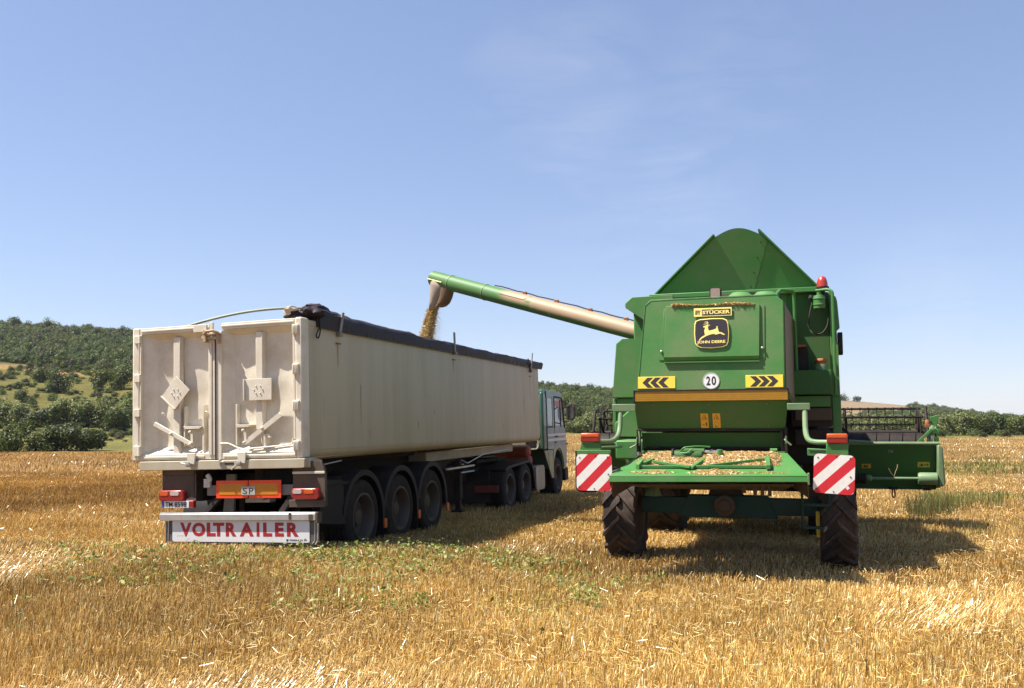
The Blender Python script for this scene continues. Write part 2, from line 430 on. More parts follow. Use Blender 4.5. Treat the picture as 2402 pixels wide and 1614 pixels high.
def ground_z(X, Y):
    X = np.asarray(X, float); Y = np.asarray(Y, float)
    p, d = az_param(X, Y)
    E, F, Rd, Rz = edge_d(p), foot_d(p), ridge_d(p), ridge_z(p)
    g = -0.012 * np.clip(Y - 12, 0, 22)
    g = g + 0.27 * np.exp(-((Y - 10.3) / 2.2) ** 2) * sstep(X, 1.2, -1.2)
    g = g + (0.035 * vnoise(X * 0.55, Y * 0.55, 3) + 0.016 * vnoise(X * 1.7, Y * 1.7, 4) * np.exp(-d / 20)) * np.exp(-d / 60)
    Fz = foot_z(p)
    val = g + (Fz - g) * sstep(d, E, F)
    t = np.clip((d - F) / (Rd - F), 0, 1)
    hill = Fz + (Rz - Fz) * t ** np.interp(p, [1430, 1900], [1.15, 1.7]) + 0.02 * np.abs(Rz) * np.sin(t * np.pi) * vnoise(X * 0.03, Y * 0.03, 5)
    b = np.clip((d - Rd) / (0.6 * Rd), 0, 1)
    back = hill * (1 - b) - 6 * b
    return np.where(d < E, g, np.where(d < F, val, np.where(d < Rd, hill, back)))

def build_land():
    az = np.concatenate([np.arange(-180, -44, 6.0), np.arange(-44, 44.01, 0.35), np.arange(50, 180, 6.0)])
    ts = np.concatenate([[0.0], np.geomspace(0.03, 1, 90), 1 + np.linspace(0, 1, 13)[1:], 2 + np.linspace(0, 1, 41)[1:], 3 + np.array([.04, .1, .2, .4, .7, 1]), [4.5, 5.0]])
    nA, nT = len(az), len(ts)
    a = np.radians(az)[:, None]; ac = np.clip(a, -R(62), R(62))
    p = 1201 + 2150 * np.tan(ac) + 0 * ts[None]
    E, F, Rd = edge_d(p), foot_d(p), ridge_d(p)
    T = ts[None] + 0 * a
    d = np.where(T <= 1, T * E, np.where(T <= 2, E + (T - 1) * (F - E), np.where(T <= 3, F + (T - 2) * (Rd - F), np.where(T <= 4, Rd * (1 + 0.6 * (T - 3)), Rd * 1.6 * (1 + (T - 4) * 1.0)))))
    r = d / np.cos(ac)
    X, Y = r * np.sin(a), r * np.cos(a)
    Z = ground_z(X, Y)
    V = np.stack([X, Y, Z], -1)
    # true surface colours by zone
    c = np.zeros((nA, nT, 3))
    field = np.array([0.22, 0.135, 0.052]); mead = np.array([0.125, 0.115, 0.034]); slope = np.array([0.105, 0.095, 0.026])
    straw = np.array([0.22, 0.14, 0.06]); wood = np.array([0.06, 0.065, 0.025]); brown = np.array([0.21, 0.15, 0.09])
    nz = vnoise(X * 0.05, Y * 0.05, 11)[..., None]; nz2 = vnoise(X * 0.25, Y * 0.25, 12)[..., None]
    c[:] = field * (1 + 0.10 * nz + 0.06 * nz2)
    w = ((T > 1) & (T <= 2.0))[..., None]; c = np.where(w, mead * (1 + 0.28 * nz2) + np.array([0.05, 0.02, 0.0]) * np.clip(nz, 0, 1), c)
    tt = T - 2
    w = (T > 2.0)[..., None]; c = np.where(w, slope * (1 + 0.2 * nz2) + np.array([0.07, 0.025, 0.006]) * np.clip(nz - 0.1, 0, 1), c)
    left = (p < 1500)
    band = left & (T > 2.0) & (np.abs(tt - wood_t(p) + 0.03) < 0.035)
    c = np.where(band[..., None], straw * (1 + 0.15 * nz2), c)
    w = (left & (T > 2.0) & (tt > wood_t(p)))[..., None]; c = np.where(w, wood, c)
    rt = (p >= 1500) & (T > 2.0)
    w = (rt & (tt > 0.45) & (tt < 0.985) & (p < 2150 + 160 * (tt - .75)))[..., None]; c = np.where(w, brown * (1 + 0.08 * nz2), c)
    w = (rt & (np.abs(tt - 0.24) < 0.09) & (nz[..., 0] > -0.5))[..., None]; c = np.where(w, straw * 1.05, c)
    for name, lo, hi, m in (('field', 0, 1, 'field_soil'), ('meadow', 1, 2, 'meadow_turf'), ('hills', 2, 9, 'hill_turf')):
        idx = [i for i in range(nT) if lo - 1e-6 <= ts[i] <= hi + 1e-6]
        n = len(idx); vv = V[:, idx].reshape(-1, 3); cc = c[:, idx].reshape(-1, 3)
        if lo == 0: cc = c[:, idx].copy(); cc[:, -1] = cc[:, -2]; cc = cc.reshape(-1, 3)
        I = np.arange(nA)[:, None]; J = np.arange(n - 1)[None]; I2 = (I + 1) % nA
        f = np.stack([I * n + J, I * n + J + 1, I2 * n + J + 1, I2 * n + J], -1).reshape(-1, 4)
        if lo == 0: f = f[(f[:, 0] % n) != 0] ; fan = [(0, i * n + 1, ((i + 1) % nA) * n + 1) for i in range(nA)]
        else: fan = []
        me = D.meshes.new(name); me.from_pydata(vv.tolist(), [], [tuple(x) for x in f.tolist()] + fan)
        bm = bmesh.new(); bm.from_mesh(me); bmesh.ops.recalc_face_normals(bm, faces=bm.faces)
        if sum(fc.normal.z for fc in bm.faces) < 0: bmesh.ops.reverse_faces(bm, faces=bm.faces)
        bm.to_mesh(me); bm.free()
        at = me.color_attributes.new('Col', 'FLOAT_COLOR', 'POINT')
        at.data.foreach_set('color', np.concatenate([np.clip(cc, 0.01, 1), np.ones((len(cc), 1))], 1).ravel())
        me.polygons.foreach_set('use_smooth', [True] * len(me.polygons))
        me.materials.append(land_mat(m, name == 'field'))
        o = link(D.objects.new(name, me)); o['kind'] = 'structure'
        tag(o, {'field': 'golden harvested wheat field of short stubble', 'meadow': 'rough green and tan meadow between field and hills',
                'hills': 'low rolling hills with dry grass and a bare brown field'}[name], {'field': 'field', 'meadow': 'meadow', 'hills': 'hills'}[name])

def wood_t(p):
    return np.interp(p, [-1400, 0, 200, 450, 900, 1350, 1500], [0.45, 0.45, 0.42, 0.36, 0.27, 0.22, 0.2])

def land_mat(name, is_field):
    m = D.materials.new(name); m.use_nodes = True
    N, L = m.node_tree.nodes, m.node_tree.links
    b = N['Principled BSDF']; b.inputs['Roughness'].default_value = 0.95; b.inputs['Specular IOR Level'].default_value = 0.1
    at = N.new('ShaderNodeAttribute'); at.attribute_name = 'Col'
    g = N.new('ShaderNodeNewGeometry')
    mpn = N.new('ShaderNodeMapping'); L.new(g.outputs['Position'], mpn.inputs['Vector'])
    n1_ = N.new('ShaderNodeTexNoise'); n1_.inputs['Scale'].default_value = 9.0 if is_field else 1.1; n1_.inputs['Detail'].default_value = 9
    n1_.inputs['Roughness'].default_value = 0.75
    L.new(mpn.outputs['Vector'], n1_.inputs['Vector'])
    r = N.new('ShaderNodeMapRange'); r.inputs['From Min'].default_value = 0.3; r.inputs['From Max'].default_value = 0.7
    r.inputs['To Min'].default_value = 0.5; r.inputs['To Max'].default_value = 1.35
    L.new(n1_.outputs['Fac'], r.inputs['Value'])
    s = N.new('ShaderNodeVectorMath'); s.operation = 'SCALE'; L.new(at.outputs['Color'], s.inputs[0]); L.new(r.outputs['Result'], s.inputs['Scale'])
    L.new(s.outputs['Vector'], b.inputs['Base Color'])
    bp = N.new('ShaderNodeBump'); bp.inputs['Strength'].default_value = 0.7; bp.inputs['Distance'].default_value = 0.05 if is_field else 0.4
    L.new(n1_.outputs['Fac'], bp.inputs['Height']); L.new(bp.outputs['Normal'], b.inputs['Normal'])
    return m

build_land()

# ------------------------------------------------------------------ foliage
LEAF = attr_mat('leaf', rough=0.55, transl=0.28, spec=0.35, patch=0.28, patch_scale=0.9, tcol=(1.1, 1.25, 0.5))
WOODLEAF = attr_mat('woodland_leaf', rough=0.6, transl=0.22, spec=0.3, rand=0.38, patch=0.30, patch_scale=0.02, tcol=(1.1, 1.25, 0.5))

def quads_mesh(name, C, A, B, col):
    """many small 4-point leaves: centres C, half axes A and B, colours col."""
    n = len(C); V = np.stack([C - A, C + B * 0.9, C + A, C - B * 0.9], 1).reshape(-1, 3)
    me = D.meshes.new(name); me.vertices.add(4 * n); me.loops.add(4 * n); me.polygons.add(n)
    me.vertices.foreach_set('co', V.ravel().astype(np.float32))
    me.loops.foreach_set('vertex_index', np.arange(4 * n, dtype=np.int32))
    me.polygons.foreach_set('loop_start', np.arange(0, 4 * n, 4, dtype=np.int32))
    at = me.color_attributes.new('Col', 'FLOAT_COLOR', 'POINT')
    cc = np.repeat(np.concatenate([col, np.ones((n, 1))], 1), 4, 0)
    at.data.foreach_set('color', cc.ravel().astype(np.float32))
    me.update(calc_edges=True)
    return me

def unit(n, r):
    d = r.normal(size=(n, 3)); return d / np.linalg.norm(d, axis=1, keepdims=True)

def crown_mesh(name, seed, n, rx, ry, h, leaf, base, dark, lobes=9, z0=0.04, droop=0.0):
    """leaf clumps scattered through several overlapping uneven lobes."""
    r = np.random.default_rng(seed)
    lc = np.stack([r.uniform(-.62, .62, lobes) * rx, r.uniform(-.62, .62, lobes) * ry, h * r.uniform(0.18, 0.70, lobes)], 1)
    lc[0] = (0, 0, h * 0.55); lr = r.uniform(0.30, 0.52, lobes); lr[0] = 0.55
    k = r.integers(0, lobes, n); d = unit(n, r)
    rad = lr[k] * r.uniform(0.25, 1.0, n) ** 0.45 * (1 + 0.15 * r.normal(size=n))
    base = np.array(base) * np.array([1.0, 1.0, .72]); dark = np.array(dark) * np.array([1.0, 1.0, .8])
    C = lc[k] + d * rad[:, None] * np.array([rx, ry, h * 0.62])
    C[:, 2] = np.abs(C[:, 2] - z0 * h) + z0 * h * r.uniform(0.2, 1, n)
    # keep the crown to its stated width and height
    qx, qy, qz = (np.quantile(np.abs(C[:, 0]), .97), np.quantile(np.abs(C[:, 1]), .97), np.quantile(C[:, 2], .985))
    C *= np.array([rx / qx, ry / qy, h / qz])
    C[:, 2] = C[:, 2] * 1.13 - 0.13 * h
    nrm = d + 0.8 * unit(n, r); nrm[:, 2] += 0.35
    a = np.cross(nrm, unit(n, r)); a /= np.linalg.norm(a, axis=1, keepdims=True) + 1e-9
    b = np.cross(nrm, a); b /= np.linalg.norm(b, axis=1, keepdims=True) + 1e-9
    s = leaf * r.uniform(0.6, 1.4, n)[:, None]
    mix = r.uniform(0, 1, (n, 1)) * 0.7 + 0.3 * r.uniform(0, 1, (lobes, 1))[k]
    col = np.array(dark) * (1 - mix) + np.array(base) * mix
    return quads_mesh(name, C, a * s, b * s * 0.62, col)

def trunk_mb(seed, h, rad, spread):
    r = random.Random(seed); mb = MB()
    mb.tube([(0, 0, -0.2), (r.uniform(-.1, .1) * spread, r.uniform(-.1, .1) * spread, h * 0.35), (r.uniform(-.2, .2) * spread, r.uniform(-.2, .2) * spread, h * 0.75)], [rad, rad * 0.75, rad * 0.25], 7)
    for i in range(6):
        a = r.uniform(0, 6.28); z = h * r.uniform(0.12, 0.42)
        mb.tube([(0, 0, z), (math.cos(a) * spread * 0.3, math.sin(a) * spread * 0.3, z + h * 0.18), (math.cos(a) * spread * 0.62, math.sin(a) * spread * 0.62, z + h * 0.34)], [rad * 0.5, rad * 0.35, rad * 0.1], 5)
    return mb

def plant(name, px, depth, w, h, n, leaf, base, dark, label, cat, group=None, seed=0, trunk='stem', lobes=9, depth_ratio=0.8):
    x = (px - 1201) / 2150 * depth; y = depth; z = float(ground_z(x, y))
    o = empty(name, Matrix.Translation((x, y, z - 0.05)), label, cat, group)
    cm = crown_mesh('crown' if trunk == 'trunk' else 'foliage', seed, n, w / 2, w / 2 * depth_ratio, h, leaf, base, dark, lobes)
    cm.materials.append(LEAF)
    link(D.objects.new(cm.name.split('.')[0], cm), o)
    part(trunk, trunk_mb(seed, h, 0.03 * h + 0.02, w / 2), BARK, o)
    return o

G_DARK = ((0.0756, 0.1008, 0.0324), (0.0252, 0.0374, 0.013))
G_MID = ((0.1188, 0.144, 0.0396), (0.0396, 0.054, 0.0158))
G_GREY = ((0.200, 0.220, 0.105), (0.070, 0.084, 0.040))
G_YEL = ((0.1512, 0.1728, 0.0432), (0.0504, 0.0648, 0.018))
SHRUBS = [
 # name, px, depth, width, height, leaves, leaf size, colours, label, category, group
 ('shrub', 196, 60.5, 2.7, 1.55, 4200, .075, G_DARK, 'broad dark green bush on the field edge, nearest the trailer', 'bush'),
 ('shrub', 140, 61, 3.0, 1.75, 4600, .075, G_DARK, 'tall middle bush of the dark clump on the field edge', 'bush'),
 ('shrub', 92, 60.5, 2.2, 1.35, 3000, .075, G_MID, 'low mid green bush between feathery bush and dark clump', 'bush'),
 ('shrub', 40, 60, 1.8, 1.95, 2600, .075, G_MID, 'upright feathery green bush left of the dark clump', 'bush'),
 ('shrub', 2, 59.5, 2.2, 1.05, 2200, .075, G_MID, 'low green bush at the left edge of the photo by the field', 'bush'),
 ('shrub', 98, 166, 3.6, 2.7, 2200, .16, G_MID, 'pale green bush on the grassy slope, upper left of two', 'bush'),
 ('shrub', 143, 150, 4.1, 3.7, 2800, .16, G_DARK, 'round dark bush standing alone on the grassy slope', 'bush'),
 ('shrub', 240, 156, 3.6, 3.4, 2400, .16, G_YEL, 'bright green bush beneath the wood, close to the trailer', 'bush'),
 ('shrub', 292, 158, 4.6, 4.0, 2600, .16, G_MID, 'bush half hidden behind the left corner of the trailer', 'bush'),
 ('tree', 10, 108, 3.6, 3.12, 3000, .13, G_GREY, 'grey green willow scrub at the far left of the hedgerow', 'tree'),
 ('tree', 48, 107, 2.6, 2.4, 2600, .13, G_GREY, 'pale willow of the hedgerow at left, above the feathery bush', 'tree'),
 ('tree', 84, 103, 2.6, 2.16, 2400, .13, G_DARK, 'dark low hedgerow tree behind the field edge bushes', 'tree'),
 ('tree', 122, 107, 3.0, 2.4, 2800, .13, G_MID, 'yellow green low tree in the middle of the hedgerow', 'tree'),
 ('tree', 162, 108, 3.4, 3.12, 3200, .13, G_GREY, 'silvery willow in the hedgerow above the dark clump', 'tree'),
 ('tree', 205, 107, 3.2, 2.72, 3000, .13, G_DARK, 'shady green tree beside the tallest willow of the hedgerow', 'tree'),
 ('tree', 240, 107, 3.6, 3.28, 3200, .13, G_GREY, 'tallest silvery willow of the hedgerow left of the trailer', 'tree'),
 ('tree', 272, 102, 3.4, 2.48, 3200, .13, G_DARK, 'dark round tree in the hedgerow close to the trailer', 'tree'),
 ('tree', 306, 106, 3.4, 3.28, 3000, .13, G_GREY, 'willow partly hidden by the left end of the trailer', 'tree'),
 ('tree', 1336, 138, 3.6, 2.3, 2600, .14, G_GREY, 'grey green bush right beside the truck cab mirror', 'tree'),
 ('tree', 1376, 140, 4.2, 3.1, 2800, .14, G_GREY, 'tall sage bush between truck cab and combine', 'tree'),
 ('tree', 1420, 137, 4.0, 2.7, 2800, .14, G_GREY, 'sage bush behind the black reel end, left of combine', 'tree'),
 ('tree', 1462, 138, 4.0, 2.6, 2000, .14, G_MID, 'bush behind the green left side of the combine', 'tree'),
 ('tree', 1990, 140, 5.0, 2.7, 2400, .15, G_GREY, 'pale bush seen through the reel beside the combine', 'tree'),
 ('tree', 2050, 138, 5.0, 3.0, 2400, .15, G_GREY, 'pale bush seen through the middle of the reel', 'tree'),
 ('tree', 2105, 139, 5.0, 3.2, 2400, .15, G_MID, 'darker bush seen through the reel near its right end', 'tree'),
 ('tree', 2165, 136, 4.6, 2.9, 2400, .15, G_MID, 'bush behind the right end frame of the reel', 'tree'),
 ('tree', 2225, 128, 4.4, 3.1, 2600, .14, G_GREY, 'first hedgerow tree right of the header, pale and leafy', 'tree'),
 ('tree', 2275, 127, 4.4, 3.0, 2600, .14, G_MID, 'second hedgerow tree right of the header, mid green', 'tree'),
 ('tree', 2328, 128, 4.2, 2.9, 2600, .14, G_DARK, 'third hedgerow tree right of the header, dark and round', 'tree'),
 ('tree', 2385, 126, 4.2, 2.6, 2600, .14, G_MID, 'rightmost hedgerow tree at the edge of the field', 'tree'),
 ('tree', 1968, 770, 21, 6.5, 1800, .55, G_DARK, 'clump of dark trees on the hilltop right of the combine', 'tree'),
 ('tree', 2008, 775, 7, 4.5, 800, .45, G_DARK, 'small dark tree on the hill crest beside the clump', 'tree'),
 ('tree', 22, 326, 6.5, 4.2, 1800, .28, G_DARK, 'tall dark tree on the wooded skyline, far left', 'tree'),
]
for i, (nm, px, dp, w_, h_, n_, lf, cols, lab, cat) in enumerate(SHRUBS):
    plant(nm, px, dp, w_, h_, n_, lf, cols[0], cols[1], lab, cat,
          group={'shrub': 'bushes by the field and on the slope', 'tree': 'trees along the hedgerows and skyline'}[nm],
          seed=100 + i, trunk='trunk' if nm == 'tree' else 'stem', lobes=11 if w_ > 5 else 9)

# the woods on the hillsides read as one mass: instanced crowns on points
def gn_scatter(name, pts, scl, pid, protos, label, cat):
    me = D.meshes.new(name); me.from_pydata(pts.tolist(), [], [])
    a = me.attributes.new('scl', 'FLOAT_VECTOR', 'POINT'); a.data.foreach_set('vector', scl.astype(np.float32).ravel())
    b = me.attributes.new('rz', 'FLOAT', 'POINT'); b.data.foreach_set('value', np.random.default_rng(5).uniform(0, 6.28, len(pts)).astype(np.float32))
    c = me.attributes.new('pid', 'INT', 'POINT'); c.data.foreach_set('value', pid.astype(np.int32))
    o = link(D.objects.new(name, me)); tag(o, label, cat, kind='stuff')
    ng = D.node_groups.new(name, 'GeometryNodeTree')
    ng.interface.new_socket('Geometry', in_out='INPUT', socket_type='NodeSocketGeometry')
    ng.interface.new_socket('Geometry', in_out='OUTPUT', socket_type='NodeSocketGeometry')
    N, L = ng.nodes, ng.links
    gi = N.new('NodeGroupInput'); go = N.new('NodeGroupOutput'); jn = N.new('GeometryNodeJoinGeometry')
    def named(nm, ty):
        x = N.new('GeometryNodeInputNamedAttribute'); x.data_type = ty; x.inputs['Name'].default_value = nm; return x.outputs['Attribute']
    s_, z_, p_ = named('scl', 'FLOAT_VECTOR'), named('rz', 'FLOAT'), named('pid', 'INT')
    cx = N.new('ShaderNodeCombineXYZ'); L.new(z_, cx.inputs['Z'])
    er = N.new('FunctionNodeEulerToRotation'); L.new(cx.outputs[0], er.inputs[0])
    for k, pr in enumerate(protos):
        oi = N.new('GeometryNodeObjectInfo'); oi.inputs['Object'].default_value = pr; oi.inputs['As Instance'].default_value = True
        cmp_ = N.new('FunctionNodeCompare'); cmp_.data_type = 'INT'; cmp_.operation = 'EQUAL'
        ia = [q for q in cmp_.inputs if q.type == 'INT']; L.new(p_, ia[0]); ia[1].default_value = k
        ip = N.new('GeometryNodeInstanceOnPoints')
        L.new(gi.outputs[0], ip.inputs['Points']); L.new(cmp_.outputs['Result'], ip.inputs['Selection'])
        L.new(oi.outputs['Geometry'], ip.inputs['Instance']); L.new(er.outputs[0], ip.inputs['Rotation']); L.new(s_, ip.inputs['Scale'])
        L.new(ip.outputs['Instances'], jn.inputs[0])
    L.new(jn.outputs[0], go.inputs[0])
    md = o.modifiers.new('scatter', 'NODES'); md.node_group = ng
    return o

def proto(seed, n, base, dark, leaf=0.10):
    me = crown_mesh('woodland_crown', seed, n, 1, 1, 1.6, leaf, base, dark, 8, 0.05)
    # an uneven inner mass so that the crown is dense
    bm = bmesh.new(); bm.from_mesh(me); lay = bm.verts.layers.float_color['Col']
    q = bmesh.ops.create_icosphere(bm, subdivisions=2, radius=0.50, matrix=Matrix.Translation((0, 0, 0.72)))
    for v_ in q['verts']:
        v_.co += (v_.co - Vector((0, 0, 0.72))) * 0.5 * mnoise.noise(v_.co * 2.5 + Vector((seed, 0, 0))); v_[lay] = (*dark, 1)
    bm.to_mesh(me); bm.free()
    me.materials.append(WOODLEAF)
    return D.objects.new('woodland_crown', me)

protos = [proto(1, 900, (0.100, 0.140, 0.028), (0.024, 0.038, 0.009)), proto(2, 900, (0.070, 0.104, 0.026), (0.020, 0.031, 0.011)),
          proto(3, 900, (0.138, 0.166, 0.034), (0.040, 0.050, 0.015)), proto(4, 900, (0.098, 0.098, 0.046), (0.03, 0.034, 0.018))]

def scatter_wood():
    r = np.random.default_rng(21); P = []; S = []
    n = 130000
    a = r.uniform(R(-38), R(9), n); p = 1201 + 2150 * np.tan(a); F, Rd = foot_d(p), ridge_d(p)
    d = np.sqrt(r.uniform(0, 1, n) * ((Rd * 1.06) ** 2 - F ** 2) + F ** 2)
    X, Y = d * np.tan(a), d; t = (d - F) / (Rd - F)
    edge = wood_t(p) + 0.035 * vnoise(X * 0.08, Y * 0.08, 31) 
    keep = (t > edge)
    keep |= (t < edge) & (t > 0.05) & (r.uniform(0, 1, n) < 0.0012)
    X, Y = X[keep], Y[keep]
    # thin out to a spacing of about 2.6 m on a grid
    key = np.stack([np.floor(X / 1.5), np.floor(Y / 1.75)], 1); _, i = np.unique(key, axis=0, return_index=True)
    X, Y = X[i], Y[i]
    s = r.lognormal(0, 0.24, len(X)) * 1.08
    P.append(np.stack([X, Y, ground_z(X, Y) - 0.1], 1)); S.append(np.stack([s, s, s * r.uniform(0.9, 1.35, len(X))], 1))
    # farther, sparser woods to the right, in belts
    n = 160000
    a = r.uniform(R(9), R(38), n); p = 1201 + 2150 * np.tan(a); F, Rd = foot_d(p), ridge_d(p)
    d = np.sqrt(r.uniform(0, 1, n) * ((Rd * 1.02) ** 2 - F ** 2) + F ** 2)
    X, Y = d * np.tan(a), d; t = (d - F) / (Rd - F)
    nz = vnoise(X * 0.018, Y * 0.018, 41)
    lim = 2120 + 60 * vnoise(Y * 0.01, X * 0.01, 43) + 160 * (t - .75)
    bare = ((t > 0.36) & (t < 0.985) & (p < lim)) | ((t > .10) & (p < lim) & (nz < .15)) | ((np.abs(t - 0.24) < 0.07) & (nz > -0.6) & (p < 2330)) | ((np.abs(t - 0.52) < 0.05) & (nz > -0.2) & (p < 2360))
    keep = (~bare) & ((nz > -0.25) | (p > 2300))
    X, Y = X[keep], Y[keep]
    key = np.stack([np.floor(X / 3.6), np.floor(Y / 5.0)], 1); _, i = np.unique(key, axis=0, return_index=True)
    X, Y = X[i], Y[i]
    s = r.lognormal(0, 0.28, len(X)) * 1.9
    P.append(np.stack([X, Y, ground_z(X, Y) - 0.2], 1)); S.append(np.stack([s, s, s * r.uniform(0.6, 0.95, len(X))], 1))
    P, S = np.concatenate(P), np.concatenate(S)
    gn_scatter('woodland', P, S, r.choice(4, len(P), p=[.36, .26, .22, .16]), protos, 'dense green woodland covering the hillsides', 'woods')
    # low scrub over the grassy slope and meadow
    n = 5200
    a = r.uniform(R(-38), R(38), n); p = 1201 + 2150 * np.tan(a); E, F, Rd = edge_d(p), foot_d(p), ridge_d(p)
    d = E + 3 + (F + 0.5 * (Rd - F) - E) * r.uniform(0, 1, n) ** 0.9
    X, Y = d * np.tan(a), d
    k = vnoise(X * 0.06, Y * 0.06, 51) > -0.1
    X, Y = X[k], Y[k]; s = r.uniform(0.12, 0.5, len(X)) * np.clip(Y / 110, 0.5, 1.6)
    gn_scatter('scrub', np.stack([X, Y, ground_z(X, Y)], 1), np.stack([s * 1.3, s * 1.3, s * r.uniform(.6, 1.2, len(X))], 1), r.choice(4, len(X), p=[.2, .1, .45, .25]), protos,
               'low scrub and weeds dotted over the meadow and slope', 'scrub')
scatter_wood()

# ------------------------------------------------------------------ tipping semi-trailer
# u = 0 is the right flank, v = 0 the rear face, w = 0 the bottom of the body
TRM = frame_matrix((-2.59, 11.438, 1.392), 0.296, -0.031, 0.003)
TOFF = (1.25, 0, 1.392)
M_ = TRM @ Matrix.Translation((-1.25, 0, -1.392))
trailer = empty('tipper_trailer', M_, 'long cream tipping semi-trailer with double rear doors, parked left of the combine', 'trailer')
def T(): return MB(TOFF)
L_ = 11.2

# flanks: flat side with a rounded foot, running slightly lower at the front
def flank(sgn):
    prof = [(-.055, 1.66), (0, 1.66), (0, .10), (-.012, .045), (-.04, .005), (-.085, -.03), (-.15, -.045), (-.15, -.02), (-.09, 0), (-.055, .05)]
    loops = []
    for v, drop in ((0.02, 0.0), (0.34, 0.0), (L_, -0.058)):
        loops.append([((u if sgn > 0 else -2.5 - u), v, w + (drop if w < 0.2 else 0)) for u, w in prof])
    return T().loft(loops)
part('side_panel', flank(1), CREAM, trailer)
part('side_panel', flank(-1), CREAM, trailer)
for u0, u1 in ((-.075, .010), (-2.51, -2.425)):
    part('top_rail', T().box(u0, u1, .10, L_ + .01, 1.655, 1.735), CREAM, trailer, .012)
part('front_panel', T().box(-2.45, -.05, L_ - .05, L_ - .005, -.06, 1.70), CREAM, trailer, .006)
part('body_floor', T().box(-2.44, -.06, .1, L_ - .06, -.02, .02), CREAM, trailer)
part('weld_seam', T().box(-.002, .004, .25, L_ - .2, .085, .093), CREAM, trailer)
# corner posts
part('corner_post', T().box(-.085, .014, -.028, .16, -.01, 1.752), CREAM2, trailer, .02)
part('corner_post', T().box(-2.514, -2.40, -.028, .14, -.01, 1.752), CREAM2, trailer, .02)
part('header_rail', T().box(-2.40, -1.33, -.02, .05, 1.66, 1.742).box(-2.38, -1.33, -.032, -.02, 1.69, 1.715).box(-1.15, -.085, -.02, .05, 1.66, 1.742).box(-1.15, -.1, -.032, -.02, 1.69, 1.715), CREAM2, trailer, .008)
part('header_rail_plate', T().box(-1.56, -1.36, -.042, -.02, 1.64, 1.74), CREAM2, trailer, .006)

def door(u0, u1, i0, i1, name_label, dents):
    """door leaf: outer frame at v=0, sloped reveal, dented sheet at the back of the recess."""
    dep = .094; w0, w1, iw0, iw1 = .075, 1.655, .165, 1.585
    d = T()
    ou = [(u0, 0, w0), (u1, 0, w0), (u1, 0, w1), (u0, 0, w1)]
    inn = [(i0, dep, iw0), (i1, dep, iw0), (i1, dep, iw1), (i0, dep, iw1)]
    d.add(ou + inn, [(0, 1, 5, 4), (1, 2, 6, 5), (2, 3, 7, 6), (3, 0, 4, 7)])
    o = part('rear_door', d, CREAM2, trailer, label=name_label, fix=False)
    n, m = 22, 30; vs = []; fs = []
    for j in range(m + 1):
        for i in range(n + 1):
            u = i0 + (i1 - i0) * i / n; w = iw0 + (iw1 - iw0) * j / m
            e = math.sin(math.pi * i / n) * math.sin(math.pi * j / m)
            q = mnoise.noise(Vector((u * 2.3, w * 2.6, dents))) * .022 + mnoise.noise(Vector((u * 6, w * 6, dents + 5))) * .007
            vs.append((u, dep - q * min(1, e * 3), w))
    for j in range(m):
        for i in range(n):
            a = j * (n + 1) + i; fs.append((a, a + 1, a + n + 2, a + n + 1))
    part('door_sheet', T().add(vs, fs), CREAM2, o, sharp=60)
    return o
dl = door(-2.385, -1.338, -2.205, -1.36, 'left door leaf with diamond shaped placard plate', 1.0)
dr = door(-1.15, -.105, -1.03, -.135, 'right door leaf with square placard plate', 9.0)
# left leaf fittings
part('stiffener', T().box(-1.897, -1.797, .005, .092, .05, 1.60), CREAM2, dl, .008)
part('stiffener', T().box(-.666, -.568, .005, .092, .36, 1.60).box(-.62, -.592, .04, .09, .17, .40), CREAM2, dr, .008)
def placard(cu, cw, sx, sz, rot):
    mb = T(); c, s = math.cos(rot), math.sin(rot)
    def q(x, y, v0, v1):
        pass
    pl = [(-sx, -sz), (sx, -sz), (sx, sz), (-sx, sz)]
    mb.prism([(cu + x * c - y * s, cw + x * s + y * c) for x, y in pl], 'v', -.028, -.018)
    lip = [(-sx - .012, -sz), (-sx + .004, -sz), (-sx + .004, sz), (-sx - .012, sz)]
    mb.prism([(cu + x * c - y * s, cw + x * s + y * c) for x, y in lip], 'v', -.055, -.019)
    for k in range(6):
        a = k * math.pi / 3; x, y = .062 * math.cos(a), .052 * math.sin(a)
        mb.lathe([(.009, 0), (.009, .008), (.004, .011)], (cu + x, -.028, cw + y), (0, -1, 0), 8)
    return mb
part('placard_plate', placard(-1.838, .870, .165, .135, R(48)), CREAM2, dl, .003, label='plate turned on its corner like a diamond')
part('placard_plate', placard(-.612, .865, .192, .136, 0), CREAM2, dr, .003, label='upright rectangular plate')
for dd, x0, x1 in ((dl, -1.75, -1.425), (dr, -.972, -.70)):
    part('bracket_post', T().box(x0, x0 + .022, .02, .092, .17, .69), CREAM2, dd, .003)
    part('bracket_post', T().box(x1 - .03, x1, .0, .092, .10, .70), CREAM2, dd, .003) if dd is dl else None
    part('shelf_bracket', T().prism([(x0 + .02, .432), (x1 - .02, .425), (x1 - .06, .395), (x0 + .04, .395)], 'v', -.02, .092), CREAM2, dd, .004)
def bar(dd, name, a, b, wd, v0, v1, m=CREAM2):
    dx, dz = b[0] - a[0], b[1] - a[1]; l = math.hypot(dx, dz); nx, nz = -dz / l * wd / 2, dx / l * wd / 2
    return part(name, T().prism([(a[0] + nx, a[1] + nz), (b[0] + nx, b[1] + nz), (b[0] - nx, b[1] - nz), (a[0] - nx, a[1] - nz)], 'v', v0, v1), m, dd, .006)
bar(dl, 'lever_arm', (-2.17, .478), (-1.605, .195), .058, -.030, -.006)
bar(dr, 'lever_arm', (-.295, .545), (-.795, .205), .062, -.030, -.006)
bar(dl, 'pivot_arm', (-1.613, .375), (-1.606, .16), .036, -.006, .012)
bar(dr, 'pivot_arm', (-.828, .372), (-.811, .175), .036, -.006, .012)
